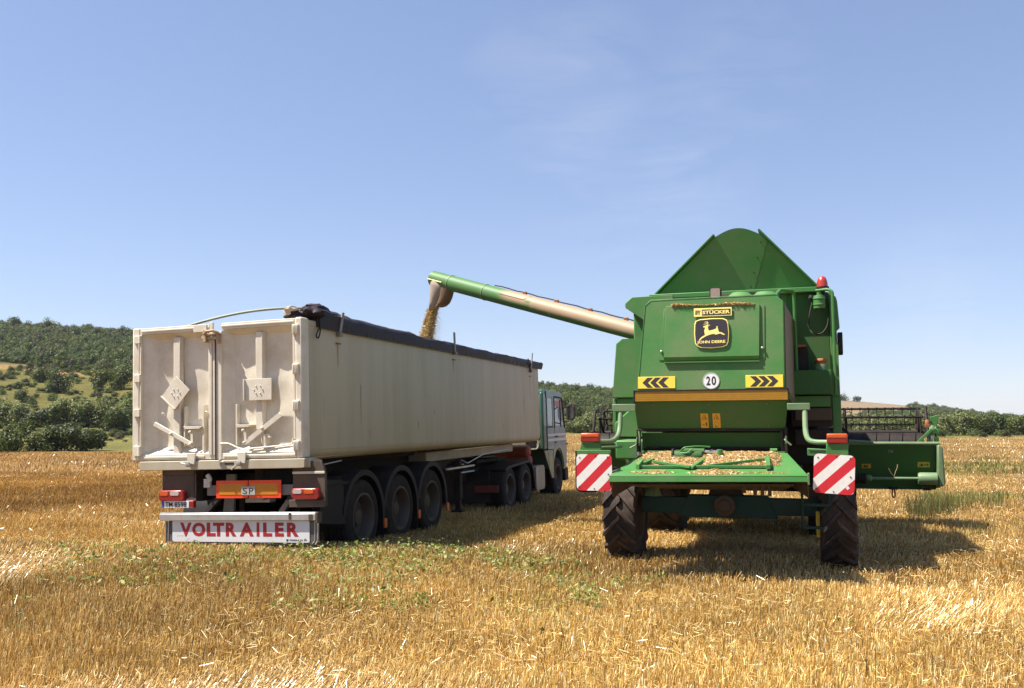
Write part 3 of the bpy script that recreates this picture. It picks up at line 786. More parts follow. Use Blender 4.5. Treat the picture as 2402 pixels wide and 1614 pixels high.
for dd, pts in ((dl, [(-1.905, .34), (-1.61, .20), (-1.613, .355)]), (dr, [(-.555, .375), (-.812, .20), (-.827, .355)])):
    for x, z in pts: part('pivot_bolt', T().lathe([(.02, 0), (.02, .018), (.010, .024)], (x, -.030, z), (0, -1, 0), 10), CREAM2, dd)
part('locking_rod', T().pipe([(-1.16, -.03, .197), (-1.05, -.03, .2), (-.93, -.03, .145), (-.84, -.03, .118), (-.30, -.03, .150), (-.125, -.03, .172), (-.118, -.03, .24)], .012, 6), CREAM2, dr)
part('rod_keeper', T().box(-.545, -.515, -.02, .11, .10, .30).box(-.53, -.45, -.02, .02, .25, .275), CREAM2, dr, .004)
part('rope_hook', T().pipe([(-2.08, .02, .58), (-2.07, .0, .615), (-2.05, 0, .615), (-2.0, .02, .53), (-1.98, .05, .44)], .008, 6), CREAM2, dl)
part('rope_hook', T().pipe([(-1.395, -.02, .595), (-1.38, -.04, .615), (-1.345, -.04, .60), (-1.325, -.03, .52)], .008, 6), CREAM2, dl)
# hinges, left edge and right edge
for k, w in enumerate((1.595, 1.082, .625, .125)):
    hh = .10 if k < 3 else .13
    part('hinge', T().box(-2.475, -2.375, -.052, -.026, w - hh / 2, w + hh / 2).lathe([(.022, -hh / 2), (.022, hh / 2)], (-2.385, -.04, w), (0, 0, 1), 10), CREAM2, trailer, .004)
for k, w in enumerate((1.595, 1.10, .64, .145)):
    mb = T().box(-.112, -.022, -.05, -.026, w - .065, w + .065)
    for j in range(4): mb.box(-.10 + .02 * j, -.09 + .02 * j, -.062, -.05, w - .055, w + .055)
    part('hinge', mb, CREAM2, trailer, .004)
part('door_stile', T().box(-2.40, -2.372, -.022, .05, .0, 1.66), CREAM2, trailer, .006)
part('door_stile', T().box(-.118, -.085, -.022, .05, .0, 1.66), CREAM2, trailer, .006)
part('stile_fin', T().box(-2.375, -2.362, -.045, 0, .66, 1.05).box(-2.375, -2.362, -.045, 0, 1.13, 1.50).box(-2.375, -2.362, -.045, 0, .18, .58), CREAM2, trailer, .003)
# centre locking post with its worn lock at the top
part('centre_post', T().box(-1.345, -1.235, -.025, .06, .03, 1.64).box(-1.325, -1.285, -.038, -.025, .05, 1.5).box(-1.265, -1.238, -.036, -.025, .05, 1.5), CREAM2, trailer, .006)
part('centre_post', T().box(-1.228, -1.145, -.03, .06, .0, 1.64), CREAM2, trailer, .006)
part('rubber_seal', T().box(-1.2365, -1.2265, -.045, .0, -.02, 1.55), GRIME, trailer)
part('top_lock', T().box(-1.385, -1.34, -.09, -.02, 1.50, 1.66).box(-1.355, -1.14, -.10, -.04, 1.585, 1.61).box(-1.30, -1.15, -.11, -.06, 1.53, 1.56).box(-1.41, -1.36, -.08, -.05, 1.545, 1.575).box(-1.18, -1.14, -.10, -.03, 1.48, 1.60).tube([(-1.36, -.10, 1.60), (-1.30, -.13, 1.635), (-1.2, -.12, 1.64), (-1.145, -.08, 1.61)], .018, 8), paint('worn_cream_paint', (0.42, 0.31, 0.20), .6, dirt=(.12, .07, .04), dirt_amt=.8, scale=14, var=.15), trailer, .005)
part('lock_strap', T().box(-1.305, -1.26, -.05, -.02, 1.60, 1.76), CREAM2, trailer, .004)
# sill and lower cross beam
part('rear_sill', T().box(-2.385, -.085, -.024, .06, .0, .074).box(-2.33, -1.40, -.034, -.024, .022, .05).box(-1.12, -.09, -.034, -.024, .022, .05), CREAM2, trailer, .006)
part('rear_beam', T().prism([(-2.375, -.012), (.05, -.012), (.05, -.115), (.0, -.130), (-2.375, -.130)], 'v', -.05, .14), CREAM, trailer, .008)
part('side_gusset', T().prism([(.02, -.012), (.14, -.012), (.34, -.05), (.34, -.10), (.14, -.125), (.02, -.125)], 'u', -.07, .085), CREAM, trailer, .012)
part('beam_slot', T().box(-1.085, -.955, -.053, -.045, -.073, -.043), INK, trailer)
for cu in (-1.577, -.834):
    part('door_clamp', T().prism([(cu - .065, .085), (cu + .065, .085), (cu + .05, -.06), (cu - .045, -.06)], 'v', -.068, -.04), CREAM2, trailer, .005)
    part('clamp_screw', T().lathe([(.016, -.03), (.016, .05), (.034, .05), (.034, .075), (.014, .08)], (cu, -.07, -.055), (0, -1, 0), 12).tube([(cu - .10, -.135, -.035 if cu < -1 else -.13), (cu + .035, -.135, -.065 if cu < -1 else -.03)], .011, 6), STEEL, trailer)
part('latch_pin', T().box(-1.165, -1.14, -.07, -.03, -.07, .0).box(-1.15, -1.09, -.07, -.05, -.04, -.03), STEEL, trailer, .003)

# hoop and stakes for the sheet
arch = [(-2.0 + .0, .02, 1.70)] + [(-1.98 + 1.76 * t, .02 + .5 * t, 1.70 + .26 * math.sin(math.pi * min(1, t * .56) ** .9) * 1.0) for t in np.linspace(0.02, 1, 16)]
arch = [(u, v + .1, w) for u, v, w in arch]
part('roof_hoop', T().tube(arch, .020, 8), paint('pale_green_grey_tube', (.24, .28, .24), .4, metal=.3, dirt=(.16, .14, .11), dirt_amt=.3, scale=8), trailer)
for v0, v1, w0, w1 in ((.94, 1.03, 1.60, 1.915), (5.385, 5.35, 1.64, 2.02), (10.44, 10.58, 1.55, 1.99)):
    part('stake', T().sheet([(.048, v0 - .032, w0), (.048, v0 + .032, w0), (.056, v1 + .032, w1), (.056, v1 - .032, w1)], -.02).box(.008, .068, v0 - .04, v0 + .04, w0 - .02, w0 + .03), paint('weathered_stake', (.25, .22, .19), .5, metal=.3, dirt=(.12, .09, .07), dirt_amt=.5, scale=10), trailer, .003)
    part('stake_bracket', T().box(.008, .028, v0 - .055, v0 + .055, w0 - .125, w0 - .105), RUST, trailer, .003)

STAIN = paint('rust_run', (.34, .26, .165), .6, dirt=(.25, .15, .08), dirt_amt=.8, scale=12, streak=True, var=.1)
for v0, w0, l in ((.95, 1.47, .30), (5.385, 1.51, .22), (10.44, 1.42, .5), (9.9, .9, .35)):
    part('rust_run', T().add([(.0015, v0 - .03, w0), (.0015, v0 + .03, w0), (.0015, v0 + .012, w0 - l), (.0015, v0 - .008, w0 - l)], [(0, 1, 2, 3)]), STAIN, trailer, fix=False)
SCR = paint('dark_scrape', (.11, .09, .065), .7)
for v0, w0, l, d in ((1.62, .95, .55, .006), (3.7, .42, .13, .008), (1.9, .30, .12, .005), (4.4, .62, .10, .008), (6.4, .5, .16, .006), (.55, .75, .3, .003), (8.3, .35, .12, .007)):
    part('scrape', T().add([(.0015, v0 - d, w0), (.0015, v0 + d, w0), (.0015, v0 + d * .6, w0 - l), (.0015, v0 - d * .6, w0 - l)], [(0, 1, 2, 3)]), SCR, trailer, fix=False)
# chassis, axles, mudguards, wheels
for u in (-1.75, -.85):
    part('chassis_rail', T().prism([(.35, -.10), (10.9, -.15), (10.9, -.33), (7.4, -.36), (6.4, -.56), (.35, -.56)], 'u', u - .06, u + .06), CHASSIS, trailer, .01)
for v in (.75, 2.3, 3.6, 5.2, 6.6):
    part('cross_member', T().box(-1.69, -.91, v - .05, v + .05, -.50, -.22), CHASSIS, trailer, .008)
part('subframe', T().box(-1.95, -.62, .5, 5.0, -.16, -.07), CHASSIS, trailer, .02)
part('tipping_beam', T().box(-1.9, -.45, 5.1, 10.4, -.30, -.12), paint('cream_beam_paint', (.45, .40, .32), .6, dirt=(.2, .15, .1), dirt_amt=.5), trailer, .02)  # even cream paint with brown dirt
part('side_hook', T().pipe([(.03, .30, -.05), (.03, .30, -.17), (.03, .38, -.20)], .012, 6).pipe([(.03, .36, -.12), (.03, .95, -.085)], .009, 6), STEEL, trailer)

def truck_wheel(name, Rr, wid, rimr, m_rim):
    """hub part with tyre and rim as its own children, axis along u, outer face at u=0."""
    hub = part(name, MB().lathe([(.0, .16 - wid), (.12, .16 - wid), (.12, -.10), (.105, -.07), (.0, -.06)], (0, 0, 0), (1, 0, 0), 18), m_rim, None)
    b = rimr + .01
    prof = [(b, 0.0), (b + .02, 0.0), (b + .045, .004), (Rr * .80, .012), (Rr * .90, .004), (Rr * .965, -.018), (Rr * .99, -.045), (Rr, -.07)]
    for q in (.25, .42, .58, .75):
        x = -wid * q; prof += [(Rr, x + .012), (Rr - .014, x + .006), (Rr - .014, x - .006), (Rr, x - .012)]
    prof += [(Rr, -wid + .07), (Rr * .99, -wid + .045), (Rr * .93, -wid), (b, -wid)]
    part('tyre', MB().lathe(prof, (0, 0, 0), (1, 0, 0), 56, True), TYRE, hub, sharp=30)
    rp = [(b + .012, -.005), (b + .012, .012), (b - .012, .014), (b - .03, -.012), (b - .04, -.06), (b - .06, -.15), (.17, -.17), (.15, -.15), (.12, -.15), (.12, -.19), (b, -.2), (b + .012, -.2)]
    mb = MB().lathe(rp, (0, 0, 0), (1, 0, 0), 40, True)
    for k in range(10):
        a = 2 * math.pi * k / 10; mb.lathe([(.016, 0), (.016, .035), (.008, .04)], (-.168, .145 * math.cos(a), .145 * math.sin(a)), (1, 0, 0), 6)
    part('rim', mb, m_rim, hub)
    return hub
def place_wheel(src, parent, off, u, v, w, flip=False, first=False):
    loc = (u + off[0], v + off[1], w + off[2]); rot = (0, 0, math.pi if flip else 0)
    if first:
        src.parent = parent; src.location = loc; src.rotation_euler = rot; return src
    return copy_part(src, parent, loc, rot)
WV = (1.68, 2.96, 4.24)
tw = truck_wheel('wheel', .53, .38, .315, RIM)
for i, v in enumerate(WV):
    place_wheel(tw, trailer, TOFF, -.02, v, -.905, first=(i == 0))
    place_wheel(tw, trailer, TOFF, -2.48, v, -.905, flip=True)
    part('axle', T().lathe([(.07, -1.05), (.07, 1.05)], (-1.25, v, -.905), (1, 0, 0), 14), CHASSIS, trailer)
    part('spring_bracket', T().box(-1.80, -1.70, v - .35, v + .35, -.86, -.54), CHASSIS, trailer, .02)
    part('spring_bracket', T().box(-.90, -.80, v - .35, v + .35, -.86, -.54), CHASSIS, trailer, .02)
    # mudguard: a thin arched shell with a downturned outer edge
    for u0, u1 in ((-.45, .0), (-2.5, -2.05)):
        pts = [(v + .66 * math.cos(a), -.905 + .66 * math.sin(a)) for a in np.linspace(R(-8), R(172), 21)]
        inn = [(v + .645 * math.cos(a), -.905 + .645 * math.sin(a)) for a in np.linspace(R(-8), R(172), 21)]
        mb = T().loft([[(u, p[0], p[1]) for p in pts] + [(u, p[0], p[1]) for p in reversed(inn)] for u in (u0, u1)])
        lip = [(v + .58 * math.cos(a), -.905 + .58 * math.sin(a)) for a in np.linspace(R(-8), R(172), 21)]
        uo = u1 if u1 > -1 else u0; s = .004 if u1 > -1 else -.004
        mb.loft([[(uo + d, p[0], p[1]) for p in pts] + [(uo + d, p[0], p[1]) for p in reversed(lip)] for d in (0, s * 3)])
        g = part('mudguard', mb, BLACK, trailer)
        if u1 > -1:
            part('side_marker', T().prism(round_rect(v + .60, v + .69, -1.13, -.99, .03), 'u', .004, .03), LORA, g, .004)
    if i < 2:
        part('mud_flap', T().box(-.42, -.02, v + .665, v + .675, -1.28, -.93), BLACK, trailer)
part('mud_flap', T().sheet([(.0, .42, -.86), (.0, 1.10, -.94), (.0, 1.05, -.35), (.0, .42, -.30)], -.015).box(-.44, -.02, 1.0, 1.02, -.97, -.30), BLACK, trailer, label='large black flap panel beside the rear lamp')
part('flap_rail', T().box(.001, .02, .40, 1.2, -.40, -.375), CHASSIS, trailer, .004)
# landing leg
for u in (-.20, -2.30):
    lg = part('landing_leg', T().box(u - .07, u + .07, 5.93, 6.07, -1.02, -.30).box(u - .05, u + .05, 5.95, 6.05, -1.22, -1.02), CHASSIS, trailer, .01)
    part('foot', T().box(u - .11, u + .11, 5.88, 6.12, -1.26, -1.22), CHASSIS, lg, .008)
    part('gearbox', T().lathe([(.09, -.02), (.09, .06), (.05, .09)], (u + .07, 6.0, -.48), (1, 0, 0), 16), CHASSIS, lg)
part('crank_handle', T().pipe([(.02, 5.6, -.52), (.02, 6.3, -.525)], .016, 6).pipe([(-.1, 5.95, -.30), (0, 6.0, -.37), (.0, 6.9, -.24), (.0, 8.6, -.20)], .012, 6), STEEL, trailer)
part('side_bar', T().box(-.04, 0, 4.95, 6.4, -.44, -.41), STEEL, trailer)
part('kingpin_plate', T().box(-1.8, -.7, 8.6, 10.9, -.36, -.30), CHASSIS, trailer, .02)

# lamps, plates and bumper at the back
part('lamp_board', T().box(-2.085, -1.60, .03, .07, -.50, -.205).box(-2.085, -1.60, .025, .075, -.205, -.13), BROWNBOARD, trailer, .008)
part('lamp_board', T().prism([(-.165, -.60), (.29, -.60), (.285, -.2), (.265, -.12), (.22, -.05), (-.165, -.05)], 'v', .03, .08), BROWNBOARD, trailer, .008)
part('board_strip', T().box(-.163, .283, .018, .03, -.205, -.175), CREAM2, trailer, .003)
part('board_foot', T().box(-.20, .292, -.005, .03, -.612, -.522), BROWNBOARD, trailer, .006)
def tail_lamp(u0, u1, w0, w1, order, lab):
    l = part('tail_light', T().prism([(u0, w0 + .03), (u0 + .03, w0), (u1 - .03, w0), (u1, w0 + .03), (u1 - .02, w1 - .03), (u1 - .05, w1), (u0 + .02, w1), (u0, w1 - .03)], 'v', -.055, .03), LRED, trailer, .012, label=lab)
    h = (w1 - w0)
    for k, (a, b) in enumerate(((.06, .38), (.46, .80))):
        part('lens', T().prism(round_rect(u0 + a * (u1 - u0), u0 + b * (u1 - u0), w0 + h * .52, w1 - h * .10, .02), 'v', -.060, -.05), order[k], l, .004)
tail_lamp(-2.078, -1.690, -.525, -.388, (LORA, LWHT), 'red tail light over the number plate')
tail_lamp(-.142, .246, -.512, -.378, (LWHT, LORA), 'red tail light by the black flap')
npb = part('plate_holder', T().box(-2.05, -1.565, -.03, .03, -.615, -.522), LRED, trailer, .008)
npl = part('number_plate', T().box(-2.046, -1.63, -.036, -.030, -.611, -.522), WHITE, trailer, .003, label='white number plate TM 8598')
mb = T(); letters(mb, 'TM', (-1.985, -1.875, -.597, -.538), -.0385); letters(mb, '8598', (-1.845, -1.665, -.600, -.538), -.0385)
part('lettering', mb, INK, npl, fix=False)
part('country_band', T().box(-2.042, -2.005, -.0375, -.036, -.607, -.526), BLUEINK, npl)
part('cross_bar', T().box(-1.42, -.17, .05, .10, -.465, -.335), paint('dusty_grey_bar', (.17, .15, .13), .6, dirt=(.09, .07, .05), dirt_amt=.5), trailer, .006)
for k, (a, b) in enumerate(((-1.262, -.802), (-.788, -.325))):
    rb = part('reflector_board', T().box(a, b, .02, .03, -.498, -.276), REFR, trailer, .002)
    part('orange_field', T().box(a + (.045 if k == 0 else .035), b - (.035 if k == 0 else .045), .0165, .02, -.455, -.316), REFO, rb)
cp = part('country_plate', T().box(-.888, -.688, .008, .0155, -.458, -.352), paint('grey_plate', (.40, .40, .36), .5, dirt=(.28, .24, .18), dirt_amt=.4, scale=8), trailer, .002, label='small plate with the letters SP')
mb = T(); letters(mb, 'S', (-.865, -.803, -.444, -.370), .0065, 0); letters(mb, 'P', (-.775, -.715, -.444, -.370), .0065, 0)
part('lettering', mb, INK, cp, fix=False)
part('bracket_arm', T().pipe([(-1.40, .03, -.20), (-1.35, .03, -.26), (-1.42, .03, -.31)], .03, 8).box(-1.45, -1.36, .02, .06, -.36, -.25), paint('white_bracket', (.55, .52, .48), .5, dirt=(.3, .2, .1), dirt_amt=.5, scale=9), trailer, .006)
for a, b in (((-1.23, -.465), (-1.43, -.68)), ((-.19, -.465), (-.335, -.68))):
    part('bumper_strut', T().hexa([(b[0] - .045, .02, b[1]), (b[0] + .045, .02, b[1]), (b[0] + .045, .10, b[1]), (b[0] - .045, .10, b[1]), (a[0] - .045, .05, a[1]), (a[0] + .045, .05, a[1]), (a[0] + .045, .13, a[1]), (a[0] - .045, .13, a[1])]), CHASSIS, trailer, .006)
part('underrun_plate', T().hexa([(-1.55, .55, -.95), (-1.38, .55, -.95), (-1.38, .60, -.95), (-1.55, .60, -.95), (-1.44, .5, -.22), (-1.30, .5, -.22), (-1.30, .55, -.22), (-1.44, .55, -.22)]), paint('pale_grey_plate', (.36, .33, .30), .5, dirt=(.2, .15, .1), dirt_amt=.4), trailer, .006)
part('valve_block', T().box(-1.02, -.66, .3, .45, -.58, -.53).box(-.95, -.72, .25, .3, -.545, -.515), STEEL, trailer, .006)
part('bumper_bar', T().prism([(-2.062, -.772), (.192, -.768), (.192, -.685), (-2.062, -.692)], 'v', -.06, .02).prism([(-2.062, -.692), (.192, -.685), (.192, -.668), (-2.062, -.676)], 'v', -.045, .02), ALU, trailer, .005)
part('bumper_end', T().box(.192, .225, -.065, .05, -.80, -.668), BROWNBOARD, trailer, .004)
bs = part('bar_stain', T().prism(round_rect(-.175, -.135, -.76, -.672, .015), 'v', -.0625, -.0605).prism(round_rect(.10, .16, -.765, -.69, .015), 'v', -.0625, -.0605), GRIME, trailer)
sg = part('sign_board', T().prism(round_rect(-1.995, .212, -1.07, -.78, .035), 'v', -.02, .005), paint('dark_sign_frame', (.07, .06, .055), .5, dirt=(.3, .28, .25), dirt_amt=.3, scale=20), trailer, .004, label='sign board under the bumper reading VOLTRAILER')
part('frame_edge', T().tube([(-1.99, -.02, -.78), (-1.99, -.02, -1.05)], .010, 6).tube([(-1.95, -.02, -.78), (-1.95, -.02, -1.05)], .008, 6).pipe([(.205, -.022, -.78), (.205, -.022, -1.02), (.17, -.022, -1.062)], .010, 6).pipe([(.165, -.022, -.78), (.165, -.022, -1.02), (.13, -.022, -1.05)], .007, 6), ALU, sg)
part('sign_face', T().prism(round_rect(-1.885, .092, -1.04, -.775, .02), 'v', -.026, -.0205), WHITE, sg)
mb = T()
for ch, x0, x1 in (('V', 400, 530), ('O', 537, 685), ('L', 700, 800), ('T', 770, 895), ('R', 912, 1030), ('A', 1065, 1218), ('I', 1248, 1279), ('L', 1318, 1415), ('E', 1445, 1540), ('R', 1572, 1698)):
    f = lambda x: -1.761 + (x - 405) * (1.704 / 1290)
    d = (x0 - 405) / 1290 * .005
    letters(mb, ch, (f(x0), f(x1), -.972 + d, -.800 + d), -.0275, .05)
part('lettering', mb, REDINK, sg, fix=False, label='red word VOLTRAILER')
mb = T(); letters(mb, '(968)64 22 24', (-.185, .055, -1.026, -1.000), -.0275, .03); mb2 = mb
flat(mb2, [(-.232, -1.000), (-.196, -1.000), (-.196, -1.008), (-.204, -1.008), (-.200, -1.026), (-.228, -1.026), (-.224, -1.008), (-.232, -1.008)], -.0275)
flat(mb2, [(-1.81, -.965), (-1.70, -.965), (-1.70, -.967), (-1.808, -.967), (-1.808, -.985), (-1.81, -.985)], -.0275)
part('phone_lettering', mb2, INK, sg, fix=False)

# the sheet, rolled up along the right top edge
tarp = empty('tarpaulin', M_, 'dark rolled up tarpaulin lying along the top edge of the cream trailer', 'tarpaulin')
def tarp_loop(v, amp, fat, lift):
    base = [(.020, 1.655), (.034, 1.70), (.036, 1.76), (.022, 1.83), (-.03, 1.885), (-.11, 1.91), (-.20, 1.905), (-.27, 1.86), (-.30, 1.79), (-.28, 1.745), (-.10, 1.742), (-.004, 1.742)]
    out = []
    for k, (u, w) in enumerate(base):
        q = mnoise.noise(Vector((v * 1.6, k * .9, 3))) * amp + mnoise.noise(Vector((v * 4.5, k * 1.7, 9))) * amp * .6
        if k in (0, 1, 2, 9, 10, 11): q *= .25 if k in (1, 2) else .0
        cu, cw = -.12, 1.78
        fu = (u - cu) * (fat if u < 0 else 1); fw = (w - cw)
        fw *= (lift if fw > 0 else 1)
        out.append((cu + fu * (1 + q * 2), v, cw + fw * (1 + q * 3) ))
    return out
loops = []
for v in np.concatenate([np.linspace(.34, 1.7, 24), np.linspace(1.85, 11.5, 80)]):
    a = .17 if v < 1.5 else .14
    lift = 1.0 if v < 1.3 else np.interp(v, [1.3, 2.2, 4.5, 6, 11.5], [1.0, .78, .52, .50, .42])
    loops.append(tarp_loop(v, a, 1.15 if v < 1.4 else .9, lift))
part('sheet_roll', T().loft(loops), TARP, tarp, sharp=70)
strip = T()
strip.sheet([(.038, .42, 1.642), (.038, 11.4, 1.632), (.038, 11.4, 1.70), (.038, .42, 1.715)], -.004)
part('edge_strip', strip, TARP, tarp)
mb = T()
for v in np.arange(1.2, 10.4, .30):
    mb.box(.0395, .043, v, v + .012, 1.64, 1.705)
part('edge_loops', mb, paint('grey_webbing', (.10, .085, .075), .7), tarp)
def crumple(c, r, seed, m, nm, amp=.35, sub=3):
    bm = bmesh.new(); bmesh.ops.create_icosphere(bm, subdivisions=sub, radius=1)
    for q in bm.verts:
        p = q.co.copy(); k = 1 + amp * mnoise.noise(p * 1.7 + Vector((seed, 0, 0))) + amp * .5 * mnoise.noise(p * 4 + Vector((0, seed, 0)))
        q.co = Vector((c[0] + TOFF[0] + p.x * r[0] * k, c[1] + TOFF[1] + p.y * r[1] * k, c[2] + TOFF[2] + p.z * r[2] * k))
    me = D.meshes.new(nm); bm.to_mesh(me); bm.free()
    return part(nm, me, m, tarp, sharp=75)
crumple((-.03, .34, 1.84), (.17, .20, .075), 1, TARP, 'sheet_fold', .5)
crumple((-.14, .60, 1.90), (.14, .30, .085), 4, TARP, 'sheet_fold', .5)
crumple((-.18, 1.05, 1.88), (.13, .35, .06), 8, TARP, 'sheet_fold', .45)
crumple((-.19, .12, 1.80), (.115, .10, .050), 6, TARP, 'sheet_fold', .4)
crumple((-.185, .08, 1.868), (.085, .12, .040), 2, TARPIN, 'sheet_lining', .4)
part('sheet_lining', T().lathe([(.012, -.02), (.024, -.02), (.052, -.012), (.056, .05), (.05, .22), (.012, .22)], (-.215, .02, 1.835), (.1, 1, -.06), 14), TARPIN, tarp)
crumple((-.02, 11.52, 1.76), (.05, .13, .065), 5, BLACK, 'end_knot', .35, 2)
part('strap', T().pipe([(.03, .40, 1.86), (.05, .36, 1.76), (.045, .40, 1.66), (.04, .33, 1.60), (.04, .29, 1.53), (.04, .34, 1.50), (.04, .39, 1.56), (.045, .40, 1.66)], .009, 6), BLACK, tarp)
part('strap', T().pipe([(.03, 10.25, 1.84), (.05, 10.25, 1.72), (.045, 10.32, 1.62), (.03, 10.45, 1.52)], .012, 6).pipe([(.045, 10.35, 1.70), (.05, 10.2, 1.75), (.04, 10.1, 1.70)], .014, 6), BLACK, tarp)

# ------------------------------------------------------------------ the tractor unit in front
KOFF = (1.25, -9.3, 1.54)
TKM = TRM @ Matrix.Translation((-1.25, 9.3, -1.54))
truck = empty('truck_tractor', TKM, 'dark green and grey truck cab coupled to the front of the cream trailer', 'truck')
def Q(): return MB(KOFF)
cabp = [(11.70, -.31), (12.52, -.335)] + [(13.05 + .56 * math.cos(a), -1.02 + .66 * math.sin(a)) for a in np.linspace(R(165), R(15), 12)] + [(13.66, -.90), (13.92, -.90), (13.97, -.2), (13.86, .25), (13.62, 1.02), (13.45, 1.13), (11.80, 1.175), (11.70, 1.12)]
part('cab_body', Q().prism(cabp, 'u', -2.46, -.035), CABGREEN, truck, .03)
part('cab_back', Q().box(-2.40, -.10, 11.655, 11.70, -.30, 1.02), CABBACK, truck, .02)
for w0, w1, uu in ((.30, .98, -.62), (-.02, .22, -.5), (-.30, -.06, -.5)):
    part('back_rib', Q().pipe([(uu, 11.65, w1), (-.22, 11.65, w1), (-.17, 11.65, w1 - .06), (-.17, 11.65, w0 + .06), (-.22, 11.65, w0), (uu, 11.65, w0)], .018, 6), paint('pale_back_rib', (.45, .46, .36), .5), truck)
    part('back_recess', Q().box(uu, -.24, 11.645, 11.657, w0 + .04, w1 - .04), BLACK, truck, .01)
part('back_corner', Q().box(-.12, -.02, 11.64, 11.90, -.32, 1.10), CABGREEN, truck, .04)
side = [(11.98, -.325), (12.53, -.33)] + [(13.05 + .60 * math.cos(a), -1.02 + .71 * math.sin(a)) for a in np.linspace(R(150), R(15), 10)] + [(13.70, -.78), (13.90, -.75), (13.93, -.2), (13.80, .22), (11.98, .26)]
part('side_skin', Q().prism(side, 'u', -.035, -.012), CABGREY, truck, .005)
part('roof_skin', Q().prism([(11.95, .96), (13.60, .93), (13.58, 1.03), (13.44, 1.125), (11.95, 1.16)], 'u', -.035, -.012), paint('teal_grey_cab_paint', (.10, .17, .16), .4, coat=.2), truck, .005)
for w0 in (.0, -.125):
    part('side_stripe', Q().prism([(11.985, w0), (13.90, w0 - .005), (13.90, w0 + .055), (11.985, w0 + .06)], 'u', -.012, -.008), STRIPE, truck)
part('side_window', Q().prism([(12.02, .26), (12.50, .25), (12.50, .95), (12.02, .96)], 'u', -.030, -.016), GLASS, truck)
part('window_pillar', Q().box(-.036, -.006, 12.50, 12.66, .22, 1.0), CABGREEN, truck, .008)
dw = part('door_window', Q().prism([(12.68, .23), (13.72, .20), (13.50, .92), (12.68, .95)], 'u', -.030, -.018), GLASS, truck)
part('window_frame', Q().pipe([(-.012, 12.67, .2), (-.012, 12.67, 1.0), (-.012, 13.46, .985), (-.012, 13.52, .93), (-.012, 13.76, .19)], .022, 6), BLACK, dw)
part('sun_blind', Q().prism([(12.72, .76), (13.52, .74), (13.47, .90), (12.72, .92)], 'u', -.017, -.013), paint('faded_pink_blind', (.42, .19, .19), .5), dw)
part('vent_bar', Q().tube([(-.01, 13.30, .92), (-.01, 13.36, .22)], .016, 6).tube([(-.01, 12.70, .66), (-.01, 13.05, .74)], .010, 6).tube([(-.01, 12.70, .34), (-.01, 13.4, .30)], .012, 6), BLACK, dw)
part('window_sill', Q().box(-.014, -.004, 12.0, 12.52, .215, .25), BLACK, truck)
part('door_seam', Q().box(-.0125, -.0095, 12.64, 12.66, -.33, .22), BLACK, truck)
part('door_handle', Q().box(-.012, .02, 12.74, 12.92, -.03, .0), BLACK, truck, .006)
part('door_handle', Q().box(-.012, .01, 12.70, 12.78, -.18, -.15), BLACK, truck, .006)
mi = part('mirror', Q().prism(round_rect(-.02, .20, .40, .80, .05), 'v', 14.02, 14.10), MIRROR_BACK, truck, .015)
part('mirror_arm', Q().pipe([(-.03, 13.62, .70), (.10, 13.95, .78), (.16, 14.06, .83)], .012, 6).pipe([(-.03, 13.78, .34), (.08, 13.98, .36), (.15, 14.06, .40)], .012, 6).pipe([(.20, 14.05, .42), (.215, 14.05, .5), (.215, 14.05, .8), (.16, 14.05, .83)], .010, 6), BLACK, mi)
part('mirror_glass', Q().prism(round_rect(.0, .185, .43, .78, .04), 'v', 14.012, 14.02), CHROME, mi)
part('indicator', Q().box(-.02, .02, 13.92, 13.98, -.26, -.215), LORA, truck, .006)
part('bumper', Q().box(-2.47, -.02, 13.72, 14.06, -1.20, -.86), BLACK, truck, .03)
part('step_skirt', Q().prism([(11.62, -.34), (12.50, -.34), (12.52, -1.05), (12.30, -1.05)], 'u', -.06, -.02), CABGREEN, truck, .01)
part('step_light', Q().box(-.02, -.012, 12.06, 12.10, -.82, -.38), paint('pale_trim', (.5, .5, .42), .5), truck)
part('fuel_tank', Q().prism(round_rect(10.95, 11.75, -1.26, -.68, .12, 6), 'u', -.62, -.06), paint('dirty_tank', (.30, .26, .22), .45, metal=.4, dirt=(.12, .08, .05), dirt_amt=.7, scale=5, streak=True), truck, .01)
part('tank_strap', Q().prism(round_rect(10.93, 11.77, -1.28, -.66, .13, 6), 'u', -.50, -.44).prism(round_rect(10.93, 11.77, -1.28, -.66, .13, 6), 'u', -.24, -.18), CHASSIS, truck)
part('air_tank', Q().lathe([(.0, -.48), (.10, -.46), (.15, -.40), (.15, .40), (.10, .46), (0, .48)], (-.75, 11.30, -.33), (1, 0, 0), 18).lathe([(.0, -.30), (.10, -.28), (.14, -.22), (.14, .3), (.1, .35), (0, .36)], (-.62, 11.32, -.56), (1, 0, 0), 18), REDTANK, truck)
for u in (-1.65, -.85):
    part('frame_rail', Q().box(u - .05, u + .05, 7.9, 13.6, -.85, -.58), CHASSIS, truck, .01)
part('coupling_plate', Q().box(-1.75, -.75, 8.7, 10.2, -.50, -.42), CHASSIS, truck, .02)
fen = [(8.42, -.62), (8.60, -.56), (10.25, -.50), (10.48, -.56), (10.62, -.75), (10.74, -1.18), (10.70, -1.18), (10.58, -.77), (10.44, -.61), (10.24, -.55), (8.62, -.61), (8.46, -.66)]
for a, b in ((-.62, -.02), (-2.48, -1.88)):
    part('mudguard', Q().prism(fen, 'u', a, b), BLACK, truck)
part('rear_panel', Q().box(-2.05, -.30, 8.15, 8.20, -1.30, -.62), BLACK, truck, .01)
part('tail_light', Q().box(-.62, -.10, 8.11, 8.15, -1.08, -.93), paint('dull_red_lens', (.14, .02, .015), .5, dirt=(.06, .03, .02), dirt_amt=.5), truck, .01)
tw2 = truck_wheel('wheel', .50, .42, .30, RIM)
